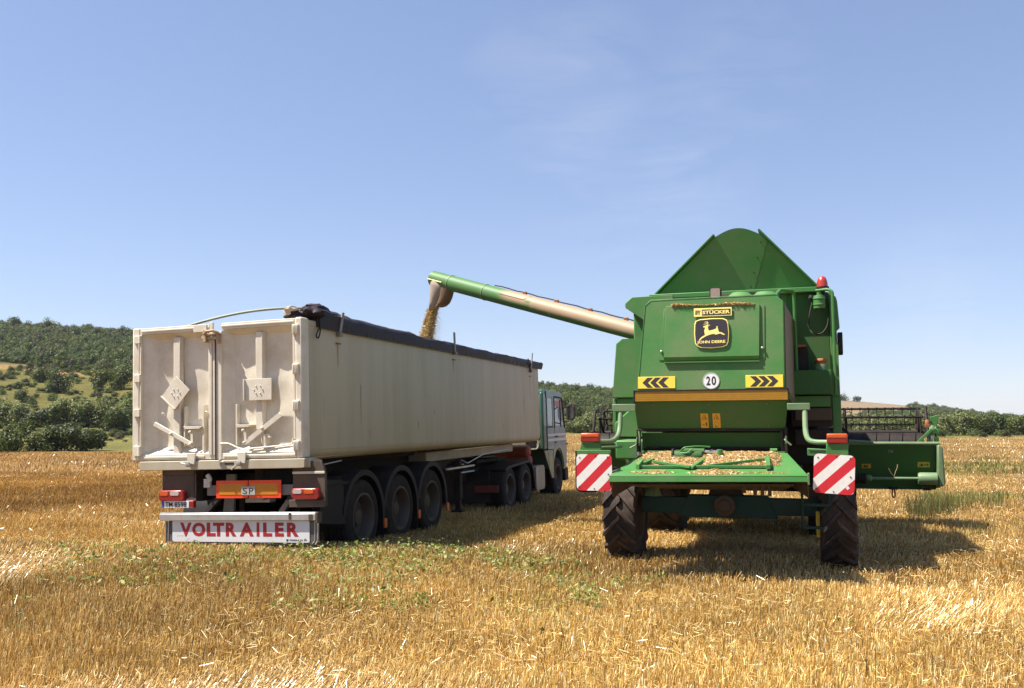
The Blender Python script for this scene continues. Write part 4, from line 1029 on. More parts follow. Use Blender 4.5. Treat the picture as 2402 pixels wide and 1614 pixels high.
for i, (v, w) in enumerate(((8.78, -1.05), (10.02, -1.05), (13.03, -1.05))):
    place_wheel(tw2, truck, KOFF, -.05, v, w, first=(i == 0)); place_wheel(tw2, truck, KOFF, -2.45, v, w, flip=True)
    part('axle', Q().lathe([(.08, -1.0), (.08, 1.0)], (-1.25, v, w), (1, 0, 0), 12), CHASSIS, truck)

# ------------------------------------------------------------------ combine harvester, seen from behind
# u right, v forward, w up; v = 0 is the plane of the warning boards
CBM = frame_matrix((2.29, 10.4, 0.0), 0.31, -0.006)
comb = empty('combine_harvester', CBM, 'green combine harvester seen from behind, unloading grain into the trailer', 'combine')
B = MB

# straw hood: rear sheet, flared sides
hood_r = [(-1.0, 2.215), (-.898, 3.30), (-.828, 3.358), (.685, 3.366), (.782, 3.277), (.775, 2.215)]
hood_f = [(-1.06, 2.0), (-1.0, 3.25), (-.92, 3.33), (.79, 3.33), (.865, 3.25), (.87, 2.0)]
hd = part('straw_hood', B().loft([[(u, .76, w) for u, w in hood_r], [(u, 2.5, w) for u, w in hood_f]]), GREEN, comb, .012)
part('hood_edge', B().tube([(-.988, .757, 2.24), (-.893, .757, 3.30), (-.826, .757, 3.362), (.685, .757, 3.370)], .004, 6), GREEN2, hd)
part('hood_side', B().sheet([(.783, .80, 2.24), (.787, .80, 3.26), (.866, 2.45, 3.24), (.873, 2.45, 2.05)], -.004), HOODSIDE, hd)
part('hood_dome', B().lathe([(.0, .13), (.10, .12), (.17, .06), (.19, -.05)], (.25, 1.15, 3.34), (0, 0, 1), 20), GREEN, hd)
part('hood_dome', B().lathe([(.0, .11), (.10, .10), (.16, .05), (.18, -.05)], (.56, 1.05, 3.34), (0, 0, 1), 20), GREEN, hd)
part('air_intake', B().lathe([(.0, .10), (.30, .09), (.34, 0), (.34, -.1)], (.24, 1.9, 3.42), (0, 0, 1), 24), CHASSIS, comb)
# hood door, standing proud on a backing frame
fr = part('door_frame', B().prism([(-.720, 2.595), (-.655, 3.24), (.560, 3.24), (.548, 2.592)], 'v', .750, .7615), GREEN, comb, .003)
dp = part('hood_door', B().loft([[(-.660, .718, 2.630), (-.627, .730, 3.272), (.503, .730, 3.252), (.486, .718, 2.622)], [(-.660, .755, 2.578), (-.627, .755, 3.272), (.503, .755, 3.252), (.486, .755, 2.570)]]), GREEN, comb, .004)
part('door_lip', B().hexa([(-.655, .728, 2.560), (.486, .728, 2.551), (.486, .762, 2.555), (-.655, .762, 2.564), (-.655, .728, 2.572), (.486, .728, 2.563), (.486, .762, 2.567), (-.655, .762, 2.576)]), GREEN2, dp)
for u, w in ((-.690, 2.705), (.522, 2.715)):
    part('door_bolt', B().lathe([(.016, 0), (.016, .02), (.006, .03)], (u, .75, w), (0, -1, 0), 10), STEEL, comb)
# plates on the door
pl = part('name_plate', B().box(-.282, .174, .709, .715, 3.122, 3.226), PALEYEL, dp, .002, label='narrow black and yellow plate reading STÜCKER')
part('plate_field', B().box(-.185, .160, .7075, .709, 3.134, 3.209), DKBROWN, pl)
mb = letters(MB(), 'STÜCKER', (-.178, .152, 3.150, 3.203), .706, .035)
part('lettering', mb, PALEYEL, pl, fix=False)
mb = MB()
flat(mb, [(-.268, 3.16), (-.262, 3.203), (-.250, 3.203), (-.248, 3.192), (-.240, 3.207), (-.232, 3.192), (-.228, 3.207), (-.215, 3.190), (-.205, 3.207), (-.200, 3.192), (-.212, 3.180), (-.214, 3.145), (-.226, 3.145), (-.226, 3.175), (-.236, 3.175), (-.238, 3.148), (-.266, 3.148)], .7075)
part('crest', mb, paint('olive_ink', (.16, .13, .03), .5), pl, fix=False)
em = part('emblem', B().prism([(-.210, 3.088), (-.06, 3.096), (.070, 3.092), (.115, 3.070), (.130, 3.03), (.139, 2.91), (.130, 2.80), (.110, 2.755), (.065, 2.735), (-.07, 2.724), (-.20, 2.733), (-.250, 2.755), (-.272, 2.79), (-.281, 2.91), (-.276, 3.03), (-.262, 3.07)], 'v', .700, .7155), PALEYEL, dp, .004, label='brown and yellow badge with a leaping deer')
k = .945; cu, cw = -.071, 2.910
inner = [(cu + (u - cu) * k, cw + (w - cw) * (k - .005)) for u, w in [(-.210, 3.088), (-.06, 3.096), (.070, 3.092), (.115, 3.070), (.130, 3.03), (.139, 2.91), (.130, 2.80), (.110, 2.755), (.065, 2.735), (-.07, 2.724), (-.20, 2.733), (-.250, 2.755), (-.272, 2.79), (-.281, 2.91), (-.276, 3.03), (-.262, 3.07)]]
part('badge_field', B().prism(inner, 'v', .698, .7005), DKBROWN, em)
def px(x, y):      # badge drawing units to metres
    return (-.281 + (x - 1070) * (.420 / 455), 3.087 - (y - 485) * (.361 / 360))
deer = [(1188, 576), (1200, 569), (1222, 564), (1236, 556), (1250, 556), (1262, 566), (1252, 580), (1256, 612), (1266, 628), (1300, 623), (1340, 613), (1360, 602), (1363, 580), (1370, 573), (1378, 582), (1378, 600), (1384, 612), (1388, 632), (1396, 648), (1428, 655), (1470, 680), (1468, 686), (1440, 683), (1415, 668), (1392, 671), (1378, 676), (1342, 680), (1336, 670), (1300, 673), (1268, 681), (1235, 692), (1200, 708), (1168, 726), (1142, 748), (1131, 744), (1152, 716), (1182, 695), (1206, 686), (1212, 672), (1205, 650), (1203, 625), (1212, 602), (1214, 588), (1198, 587), (1189, 583)]
mb = flat(MB(), [px(*p) for p in deer], .6965)
def strip(a, b, w):
    dx, dy = b[0] - a[0], b[1] - a[1]; l = math.hypot(dx, dy); nx, ny = -dy / l * w, dx / l * w
    flat(mb, [px(a[0] + nx, a[1] + ny), px(b[0] + nx * .4, b[1] + ny * .4), px(b[0] - nx * .4, b[1] - ny * .4), px(a[0] - nx, a[1] - ny)], .6963)
for a, b, w in (((1250, 560), (1256, 535), 4), ((1256, 537), (1246, 510), 4), ((1250, 542), (1192, 550), 4), ((1250, 532), (1200, 530), 3.5), ((1248, 522), (1214, 513), 3.5), ((1258, 566), (1282, 558), 5)):
    strip(a, b, w)
part('deer', mb, PALEYEL, em, fix=False)
mb = letters(MB(), 'JOHN DEERE', (-.246, .092, 2.777, 2.822), .6965, .03)
part('lettering', mb, PALEYEL, em, fix=False)
# chevron plates, speed disc, reflective strip
for x0, x1, z0, z1, sgn in ((-.985, -.523, 2.246, 2.393, -1), (.318, .752, 2.238, 2.388, 1)):
    cp = part('chevron_plate', B().box(x0, x1, .752, .7615, z0, z1), YELLOW, comb, .002, label='yellow plate with three black arrowheads pointing %s' % ('left' if sgn < 0 else 'right'))
    mb = MB(); zc = (z0 + z1) / 2; hh = .062
    for i in range(3):
        t = (x0 + .055 + i * .098) if sgn < 0 else (x1 - .055 - i * .098)
        wd = .085
        flat(mb, [(t, zc), (t - sgn * wd * .75, zc + hh), (t - sgn * (wd * .75 + .068), zc + hh), (t - sgn * .068, zc), (t - sgn * (wd * .75 + .068), zc - hh), (t - sgn * wd * .75, zc - hh)], .7505)
    part('arrowhead', mb, DKBROWN, cp, fix=False)
sp = part('speed_disc', B().lathe([(.0, 0), (.1, 0), (.1, .006), (0, .006)], (-.090, .760, 2.330), (0, -1, 0), 40), WHITE, comb, label='round white disc with the number 20')
part('disc_ring', B().lathe([(.090, .006), (.090, .008), (.1005, .008), (.1005, .0)], (-.090, .760, 2.330), (0, -1, 0), 40, True), paint('grey_ring', (.40, .42, .40), .5), sp)
mb = letters(MB(), '2', (-.148, -.098, 2.275, 2.385), .7525, .03); letters(mb, '0', (-.085, -.030, 2.275, 2.385), .7525, .03)
part('numerals', mb, INK, sp, fix=False)
st = part('reflective_strip', B().box(-1.022, .800, .738, .77, 2.086, 2.212), AMBERSTRIP, comb, .003)
part('strip_edge', B().box(-1.04, .812, .73, .78, 2.212, 2.226), CHASSIS, st, .002)
part('strip_side', B().box(-1.042, -1.022, .735, .79, 2.06, 2.214), CHASSIS, st, .002)
part('strip_side', B().box(.800, .812, .735, .79, 2.06, 2.214), CHASSIS, st, .002)
# lower panel, leaning in towards the ground, with pins and stickers
def low_v(w): return .775 + (2.086 - w) * .42
lp = part('lower_panel', B().loft([[(-1.045, low_v(2.085), 2.085), (.797, low_v(2.085), 2.085), (.797, low_v(2.085) + .03, 2.085), (-1.045, low_v(2.085) + .03, 2.085)], [(-1.025, low_v(1.745), 1.745), (.755, low_v(1.745), 1.745), (.755, low_v(1.745) + .03, 1.745), (-1.025, low_v(1.745) + .03, 1.745)]]), OLIVESHADE, comb, .004)
for u, w in ((-.813, 2.042), (-.124, 2.04), (.562, 2.04), (-.81, 1.786), (-.06, 1.772), (.565, 1.782)):
    part('panel_pin', B().lathe([(.008, -.005), (.008, .028), (.0, .03)], (u, low_v(w), w), (0, -1, .1), 8), SAGE, lp)
for u0, u1, kd in ((-.236, -.143, 0), (-.092, .0, 1)):
    z0, z1 = 1.757, 1.934
    def S(u, w, d=.004): return (u, low_v(w) - d, w)
    sk = part('warning_sticker', B().add([S(u0, z0), S(u1, z0), S(u1, z1), S(u0, z1)], [(0, 1, 2, 3)]), paint('orange_sticker', (.72, .33, .02), .4, var=.03), lp, fix=False)
    mb = MB()
    def seg(a, b, w=.004):
        dx, dz = b[0] - a[0], b[1] - a[1]; l = math.hypot(dx, dz); nx, nz = -dz / l * w / 2, dx / l * w / 2
        mb.add([S(a[0] + nx, a[1] + nz, .006), S(b[0] + nx, b[1] + nz, .006), S(b[0] - nx, b[1] - nz, .006), S(a[0] - nx, a[1] - nz, .006)], [(0, 1, 2, 3)])
    uc = (u0 + u1) / 2
    seg((uc - .032, 1.862), (uc + .032, 1.862)); seg((uc - .032, 1.862), (uc, 1.917)); seg((uc, 1.917), (uc + .032, 1.862)); seg((uc - .006, 1.872), (uc + .01, 1.892), .006); seg((uc + .012, 1.87), (uc + .014, 1.885), .004)
    if kd == 0:
        seg((uc - .03, 1.795), (uc - .005, 1.795), .007); seg((uc + .02, 1.775), (uc + .02, 1.82), .012); seg((uc + .02, 1.823), (uc + .02, 1.832), .010); seg((uc + .006, 1.805), (uc + .034, 1.805), .005)
    else:
        for j in range(6):
            a0, a1 = j * math.pi / 3, j * math.pi / 3 + .6
            seg((uc + .028 * math.cos(a0), 1.806 + .028 * math.sin(a0)), (uc + .028 * math.cos(a1), 1.806 + .028 * math.sin(a1)))
        seg((uc - .02, 1.767), (uc + .02, 1.767), .004)
    part('pictogram', mb, DKBROWN, sk, fix=False)
part('panel_hem', B().box(-1.03, .76, .90, .98, 1.715, 1.745), CHASSIS, comb, .006)
part('inner_panel', B().hexa([(-.99, 1.06, 1.50), (.70, 1.06, 1.50), (.70, 1.09, 1.50), (-.99, 1.09, 1.50), (-.99, 1.00, 1.70), (.70, 1.00, 1.70), (.70, 1.03, 1.70), (-.99, 1.03, 1.70)]), GREENSHADE, comb, .004)
part('chopper_housing', B().prism([(1.05, 1.5), (1.5, 1.1), (2.3, 1.0), (3.6, 1.0), (3.6, 2.0), (1.1, 2.0)], 'u', -.95, .70), CHASSIS, comb, .01)
part('hinge_plate', B().box(-1.03, -1.00, .84, 1.0, 1.40, 1.74), CHASSIS, comb, .004)
part('hinge_plate', B().box(.745, .775, .84, 1.0, 1.42, 1.76), CHASSIS, comb, .004)
part('latch_lever', B().pipe([(-1.01, .86, 1.72), (-1.03, .84, 1.60), (-1.03, .83, 1.55), (-1.11, .82, 1.51)], .009, 6), SAGE, comb)
part('latch_lever', B().pipe([(-1.0, .84, 1.72), (-.985, .82, 1.64), (-.99, .82, 1.54)], .010, 6), SAGE, comb)
part('latch_lever', B().pipe([(.745, .82, 1.62), (.765, .80, 1.60), (.82, .80, 1.55)], .011, 6).pipe([(.765, .80, 1.66), (.765, .80, 1.57)], .009, 6), SAGE, comb)

# tailboard with its rim, carrying the spreader gear
def tb(u, t):          # t 0 at the hinge, 1 at the near rim
    v = .86 - .97 * t; w = 1.432 - .215 * t
    return v, w
tl, tr_, nl, nr = -.985, .768, -1.185, 1.005
q = []
for u, t in ((tl, 0), (tr_, 0), (nr, 1), (nl, 1)):
    v, w = tb(u, t); q.append((u, v, w + (.012 * u)))
tbp = part('tailboard', B().sheet(q, -.02), GREEN2, comb, .004)
v1, w1 = tb(0, 1)
part('tailboard_rim', B().hexa([(nl, v1 - .012, w1 - .055 + .012 * nl), (nr, v1 - .012, w1 - .05 + .012 * nr), (nr, v1 + .012, w1 - .05 + .012 * nr), (nl, v1 + .012, w1 - .055 + .012 * nl), (nl, v1 - .002, w1 + .012 + .012 * nl), (nr, v1 - .002, w1 + .012 + .012 * nr), (nr, v1 + .022, w1 + .012 + .012 * nr), (nl, v1 + .022, w1 + .012 + .012 * nl)]), GREEN2, tbp, .006)
part('tailboard_back', B().box(tl + .02, tr_ - .005, .85, .865, 1.41, 1.475), GREEN2, tbp, .004)
for u0, u1, s in ((nl, tl, -1), (nr, tr_, 1)):
    part('side_skirt', B().sheet([(u0, -.10, 1.20 + .012 * u0), (u1, .86, 1.43), (u1, .80, 1.10), (u0 + s * .0, .12, .96 if s < 0 else .99)], .012), GRIME, tbp, .003)
part('corner_tab', B().box(nr - .012, nr + .01, -.13, -.02, 1.15, 1.275), SAGE, tbp, .004)
part('under_panel', B().hexa([(-1.0, .05, 1.10), (.85, .05, 1.13), (.7, 1.0, 1.0), (-.9, 1.0, 1.0), (-1.0, .05, 1.115), (.85, .05, 1.145), (.7, 1.0, 1.02), (-.9, 1.0, 1.02)]), GRIME, tbp)
part('spreader_cone', B().add([(-.90, .6, .945), (-.76, .50, .945), (-.69, .6, .945), (-.76, .62, 1.11), (-.88, .66, 1.06)], [(0, 1, 3, 4), (1, 2, 3), (0, 4, 3, 2), (2, 1, 0)]), SAGE, comb)
for u in (.30, .42, .50, .58):
    part('spreader_finger', B().box(u - .02, u + .02, .25, .28, 1.02 - .03 * (u > .4), 1.12), GRIME, comb, .008)
# gear on the board
act = part('actuator', B().lathe([(.0, -.17), (.065, -.165), (.070, -.15), (.070, .145), (.055, .17), (0, .175)], (-.36, .52, 1.425), (1, 0, 0), 20).box(-.50, -.32, .50, .56, 1.40, 1.50), GREENSHADE, comb)
part('rod_tube', B().lathe([(.042, -.22), (.042, .02), (0, .02)], (-.02 - .17, .58, 1.475), (1, -.05, -.01), 14), GREENSHADE, act)
part('piston_rod', B().lathe([(.024, 0), (.024, .16), (0, .16)], (-.17, .58, 1.475), (1, -.05, -.01), 12), CHROME, act)
part('rod_end', B().lathe([(.035, -.03), (.035, .03)], (.01, .57, 1.475), (0, 0, 1), 10).box(-.01, .035, .54, .60, 1.40, 1.47), GREEN2, act, .004)
part('end_flange', B().lathe([(.085, -.01), (.085, .01)], (-.535, .52, 1.43), (1, 0, 0), 14), CHASSIS, act)
part('hose', B().pipe([(-.45, .48, 1.47), (-.40, .46, 1.53), (-.25, .50, 1.545), (-.10, .55, 1.535)], .010, 6).pipe([(-.45, .48, 1.47), (-.36, .44, 1.46), (-.30, .47, 1.52)], .010, 6), GREEN2, act)
def gear(name, a, b, w=.035, h=.03):
    a, b = Vector(a), Vector(b); d = (b - a).normalized(); s = d.cross(Vector((0, 0, 1))).normalized() * w / 2; up = Vector((0, 0, h))
    return part(name, B().hexa([tuple(a - s), tuple(b - s), tuple(b + s), tuple(a + s), tuple(a - s + up), tuple(b - s + up), tuple(b + s + up), tuple(a + s + up)]), GREEN2, comb, .004)
def on(u, t, up=.02):
    v, w = tb(u, t); return (u, v, w + .012 * u + up)
gear('link_bar', on(-.88, .70, .03), on(.62, .72, .03), .04, .03)
gear('link_bar', on(-.92, .42, .04), on(-.28, .78, .04), .045, .03)
gear('link_bar', on(.66, .42, .05), on(-.10, .68, .03), .045, .03)
gear('cross_arm', on(-.11, .30, .05), on(-.27, .78, .035), .045, .03)
gear('cross_arm', on(-.76, .47, .05), on(-.86, .68, .05), .05, .03)
gear('end_post', on(.56, .46, .05), on(.58, .82, .04), .05, .05)
gear('end_post', on(-.86, .66, .06), on(-.90, .74, .02), .05, .06)
part('hinge_pin', B().lathe([(.03, -.05), (.03, .05)], (-.985, .70, 1.44), (.3, 1, 0), 10), STEEL, comb)
part('hinge_pin', B().lathe([(.025, -.04), (.025, .04)], (.62, .75, 1.49), (1, 0, 0), 10), GREEN2, comb)

# warning boards, rear lamps and their bracket pipes
def warn(cu, cw, tilt, lab, par):
    sz = .2115; me = MB().prism(round_rect(-sz, sz, -sz, sz, .05), 'v', -.004, .004).mesh('warning_board')
    o = part('warning_board', me, BOARD_R, comb, label=lab); o.location = (cu, 0, cw); o.rotation_euler = (0, tilt, 0)
    for x, z in ((-.17, .17), (.16, .18), (0.02, .19), (-.18, -.17), (.17, -.02), (.0, -.19)):
        part('rivet', MB().lathe([(.008, 0), (.008, .004), (0, .005)], (x, -.004, z), (0, -1, 0), 8), CHASSIS, o)
    return o
warn(-1.386, 1.250, 0.0, 'red and white striped board under the left rear lamp', comb)
wb = warn(1.268, 1.262, R(3.5), 'red and white striped board under the right rear lamp', comb)
part('sticker', MB().add([(.12, -.0055, -.135), (.145, -.0055, -.115), (.165, -.0055, -.14), (.14, -.0055, -.16)], [(0, 1, 2, 3)]), WHITE, wb, fix=False)
def lamp(u0, u1, w0, w1, lab):
    l = part('rear_lamp', B().box(u0, u1, .0, .10, w0, w1), LRED, comb, .012, label=lab)
    part('indicator_lens', B().box(u0 + .003, u1 - .003, -.004, .09, (w0 + w1) / 2 + .003, w1 - .002), LORA, l, .01)
lamp(-1.546, -1.322, 1.603, 1.708, 'left rear lamp, orange over red')
lamp(1.205, 1.420, 1.592, 1.700, 'right rear lamp, orange over red')
part('lamp_bracket', B().prism([(-1.54, 1.60), (-1.33, 1.60), (-1.30, 1.51), (-1.56, 1.51)], 'v', .02, .10).box(-1.60, -1.19, .012, .05, 1.462, 1.51), GREEN2, comb, .006)
part('lamp_bracket', B().prism([(1.20, 1.59), (1.425, 1.59), (1.425, 1.45), (1.19, 1.45)], 'v', .02, .10).hexa([(1.00, .03, 1.458), (1.37, .03, 1.44), (1.37, .08, 1.44), (1.00, .08, 1.458), (1.00, .03, 1.54), (1.37, .03, 1.52), (1.37, .08, 1.52), (1.00, .08, 1.54)]), GREEN2, comb, .006)
part('slot', B().box(1.02, 1.19, .024, .03, 1.505, 1.517), INK, comb)
part('board_edge', B().pipe([(-1.605, .02, 1.50), (-1.605, .02, 1.05), (-1.55, .02, 1.025), (-1.36, .02, 1.03)], .012, 6), CHASSIS, comb)
part('bracket_beam', B().box(-1.29, -1.00, .62, .70, 1.965, 2.055), SAGE, comb, .006)
part('bracket_beam', B().box(.79, 1.045, .62, .70, 1.965, 2.045), SAGE, comb, .006)
part('bracket_pipe', B().pipe([(-1.19, .66, 1.97), (-1.185, .55, 1.68), (-1.22, .25, 1.60), (-1.40, .10, 1.61)], .030, 10, .14, 6), SAGE, comb)
part('bracket_pipe', B().pipe([(.985, .66, 1.97), (.985, .50, 1.68), (1.03, .25, 1.60), (1.30, .10, 1.60)], .030, 10, .14, 6), SAGE, comb)
part('bracket_rail', B().tube([(-1.34, .2, 1.535), (-1.15, .5, 1.535)], .016, 8), SAGE, comb)

# body: grain tank, side shields, dark works underneath
part('body_core', B().prism([(2.6, 1.25), (4.2, 1.0), (5.9, 1.1), (5.9, 2.4), (2.6, 2.4)], 'u', -1.15, 1.15), CHASSIS, comb, .02)
tank = part('grain_tank', B().prism([(2.62, 2.17), (4.95, 2.17), (4.95, 3.60), (2.62, 3.60)], 'u', -1.36, 1.395), GREEN, comb, .015)
part('tank_rail', B().box(-1.10, 1.30, 2.44, 2.64, 3.585, 3.655), GREEN2, tank, .01)
part('tank_ear', B().prism([(-1.40, 3.505), (-1.308, 3.592), (-.72, 3.60), (-.75, 3.20), (-1.03, 3.18), (-1.396, 3.446)], 'v', 2.18, 2.24).hexa([(-1.40, 2.2, 3.446), (-1.03, 2.2, 3.18), (-1.03, 4.6, 3.18), (-1.40, 4.6, 3.446), (-1.40, 2.2, 3.51), (-1.0, 2.2, 3.58), (-1.0, 4.6, 3.58), (-1.40, 4.6, 3.51)]), GREEN, tank, .01)
part('tank_corner', B().prism([(1.335, 2.16), (1.345, 3.54), (1.43, 3.515), (1.447, 3.44), (1.468, 3.08), (1.40, 3.02), (1.385, 2.95), (1.44, 2.87), (1.443, 2.16)], 'v', 2.48, 2.54), GREEN, tank, .008)
part('side_panel', B().box(1.40, 1.43, 2.54, 4.9, 2.16, 3.50), GREEN, tank, .01)
part('end_wall', B().box(.80, 1.34, 2.585, 2.62, 2.16, 3.585), GREENSHADE, tank, .006)
# folding tank extension: two sloping flaps, arched end sheets with a bolted strap
def flap(a, b, v0, v1, name):
    v0 += .12
    return part(name, B().hexa([(a[0], v0, a[1]), (b[0], v0 - .16, b[1]), (b[0], v1, b[1]), (a[0], v1, a[1]), (a[0] + .02 * (1 if a[0] > 0 else -1), v0, a[1] + .012), (b[0] + .02 * (1 if a[0] > 0 else -1), v0 - .16, b[1] + .012), (b[0] + .02 * (1 if a[0] > 0 else -1), v1, b[1] + .012), (a[0] + .02 * (1 if a[0] > 0 else -1), v1, a[1] + .012)]), GREEN, tank, .004)
flap((-1.04, 3.645), (-.155, 4.455), 2.44, 4.7, 'tank_flap')
flap((1.26, 3.60), (.435, 4.49), 2.44, 4.7, 'tank_flap')
arc = [(-1.03, 3.64)] + [(-.155 + .62 * t, 4.43 + .105 * math.sin(math.pi * t)) for t in np.linspace(0, 1, 14)] + [(1.24, 3.64)]
def tilt(mb):          # the rear sheet leans back over the hood
    mb.v = [(u, v - (w - 3.64) * .19 + .12, w) for u, v, w in mb.v]; return mb
part('end_sheet', tilt(B().prism(arc, 'v', 2.50, 2.52)), GREEN, tank)
part('end_sheet', B().prism(arc, 'v', 4.55, 4.57), GREEN, tank)
part('bolted_strap', tilt(B().prism([(.262, 3.66), (.355, 3.66), (.56, 4.34), (.45, 4.44)], 'v', 2.486, 2.50)), GREEN, tank)
mb = MB()
for t in (.07, .33, .60, .88):
    part('strap_bolt', tilt(B().lathe([(.010, 0), (.010, .006), (0, .007)], (.262 + .035 + .20 * t, 2.486, 3.66 + .75 * t), (0, -1, 0), 8)), INK, tank)
# left flank
part('left_shield', B().prism([(-1.544, 2.163), (-1.482, 2.914), (-1.405, 2.978), (-1.0, 2.975), (-1.0, 2.163)], 'v', 1.90, 1.93).hexa([(-1.544, 1.93, 2.163), (-1.50, 1.93, 2.163), (-1.50, 4.6, 2.163), (-1.544, 4.6, 2.163), (-1.482, 1.93, 2.914), (-1.44, 1.93, 2.914), (-1.44, 4.6, 2.914), (-1.482, 4.6, 2.914)]), GREEN, comb, .01)
part('left_skirt', B().box(-1.544, -1.50, 1.93, 4.4, 1.70, 2.15).box(-1.50, -1.0, 1.96, 2.0, 1.60, 2.16), GREEN, comb, .01)
part('cleaning_shoe', B().prism([(-1.49, 1.63), (-1.49, 1.82), (-1.22, 2.06), (-1.0, 2.06), (-1.0, 1.63)], 'v', 1.78, 2.6), GREEN, comb, .015)
part('shoe_cover', B().prism([(-1.49, 1.625), (-1.0, 1.625), (-1.0, 1.30), (-1.31, 1.285), (-1.49, 1.35)], 'v', 1.84, 2.6), GREEN, comb, .02)
part('axle_shade_box', B().box(-1.34, -.98, 1.04, 1.85, 1.36, 1.60), GREEN, comb, .02)  # added box, placed to block the sun from the rear axle
part('belt_guard', B().lathe([(.0, -.02), (.13, -.02), (.15, 0), (.15, .05)], (-1.20, 1.83, 1.33), (0, -1, 0), 20), paint('olive_guard', (.08, .12, .03), .5, dirt=(.1, .08, .05), dirt_amt=.5), comb)
# right side: posts, rails, tool box, caps, lamp
part('rear_works', B().box(.80, 1.33, 2.3, 2.6, 1.75, 2.165).box(.84, 1.30, 2.26, 2.3, 1.50, 1.72), CHASSIS, comb, .02)
part('works_panel', B().box(.83, 1.31, 2.26, 2.30, 2.02, 2.165), GREEN, comb, .006)
part('works_panel', B().box(.86, 1.32, 2.25, 2.27, 1.84, 2.0), GRIME, comb, .006)
part('side_post', B().box(1.335, 1.45, 2.46, 2.56, 1.55, 2.16), GREEN, comb, .01)
part('tool_box', B().box(.82, 1.335, 2.16, 2.58, 2.18, 2.505), GREENSHADE, comb, .01)
part('step_ledge', B().box(.80, 1.02, 2.35, 2.58, 2.83, 2.86), RUST, comb, .006)
part('engine_box', B().box(.80, 1.05, 2.40, 2.58, 2.51, 2.83), CHASSIS, comb, .01)
part('filler_cap', B().lathe([(.0, .16), (.07, .16), (.085, .145), (.085, .125), (.07, .115), (.07, .085), (.08, .08)], (1.21, 2.38, 2.505), (0, 0, 1), 18), RUST, comb)
part('filler_neck', B().lathe([(.085, .085), (.09, .07), (.09, .0)], (1.21, 2.38, 2.505), (0, 0, 1), 18), SAGE, comb)
part('hand_rail', B().pipe([(.66, 1.5, 3.42), (.72, 2.0, 3.57), (.89, 2.28, 3.585), (.90, 2.28, 2.20)], .022, 8, .07), GREEN2, comb)
part('hand_rail', B().pipe([(1.18, 2.45, 3.60), (1.33, 2.36, 3.60), (1.385, 2.34, 3.56), (1.385, 2.34, 2.18)], .022, 8, .05), GREEN2, comb)
part('rail_strut', B().box(1.36, 1.375, 2.38, 2.42, 2.55, 3.05), GREEN2, comb, .004)
acc = part('accumulator', B().lathe([(.0, -.10), (.075, -.10), (.078, -.06), (.085, -.055), (.085, -.045), (.078, -.04), (.078, .02), (.085, .025), (.085, .035), (.078, .04), (.07, .075), (.03, .085), (.03, .12), (0, .12)], (1.215, 2.42, 3.45), (0, 0, 1), 18), GREEN2, comb)
bc = part('beacon', B().lathe([(.0, .15), (.03, .147), (.052, .125), (.068, .075), (.076, .0), (0, 0)], (1.262, 2.48, 3.645), (0, 0, 1), 24), paint('red_orange_beacon', (.36, .030, .012), .2, coat=.5, spec=.6, var=.03), comb, label='red rotating beacon lamp')
part('beacon_base', B().lathe([(.0, .005), (.088, .005), (.088, -.02), (.035, -.035), (.03, -.11), (.045, -.15), (0, -.15)], (1.262, 2.48, 3.645), (0, 0, 1), 18), CHASSIS, bc)
part('knob', B().lathe([(.035, -.03), (.045, 0), (.03, .04)], (1.115, 2.45, 3.50), (0, 0, 1), 12), CHASSIS, comb)
part('knob', B().lathe([(.035, -.03), (.045, 0), (.03, .04)], (.70, 1.6, 3.42), (0, 0, 1), 12), CHASSIS, comb)
part('work_hose', B().pipe([(1.13, 2.44, 3.46), (1.08, 2.38, 3.25), (1.07, 2.36, 3.08), (1.14, 2.34, 2.99), (1.24, 2.34, 3.0), (1.31, 2.36, 3.10), (1.33, 2.4, 3.25)], .011, 6, .12), DKMETAL, comb)
part('work_hose', B().pipe([(1.05, 2.36, 3.14), (1.09, 2.35, 3.04), (1.15, 2.34, 2.985)], .009, 6), SAGE, comb)
part('side_grille', B().prism(round_rect(2.50, 2.80, 2.73, 3.03, .05), 'u', 1.44, 1.50), DKMETAL, comb, .015)
wl_ = part('work_lamp', B().prism(round_rect(-.103, .038, 3.358, 3.502, .025), 'v', .86, .95), CHASSIS, comb, .012)
part('lamp_glass', B().prism(round_rect(-.09, .025, 3.371, 3.489, .02), 'v', .852, .862), paint('dusty_lamp_glass', (.26, .19, .16), .35, coat=.2, dirt=(.2, .15, .12), dirt_amt=.5, scale=20), wl_, .004)
part('lamp_foot', B().box(-.06, -.005, .86, .93, 3.30, 3.36), CHASSIS, wl_, .006)
# the hood and all it carries lean back a few degrees towards the top
def lean_hood(o):
    for v_ in o.data.vertices:
        v_.co.y += max(0.0, v_.co.z - 2.215) * .088
    for ch in o.children: lean_hood(ch)
for o in list(comb.children):
    if o.name.split('.')[0] in ('straw_hood', 'door_frame', 'hood_door', 'door_bolt', 'chevron_plate', 'speed_disc', 'work_lamp'): lean_hood(o)
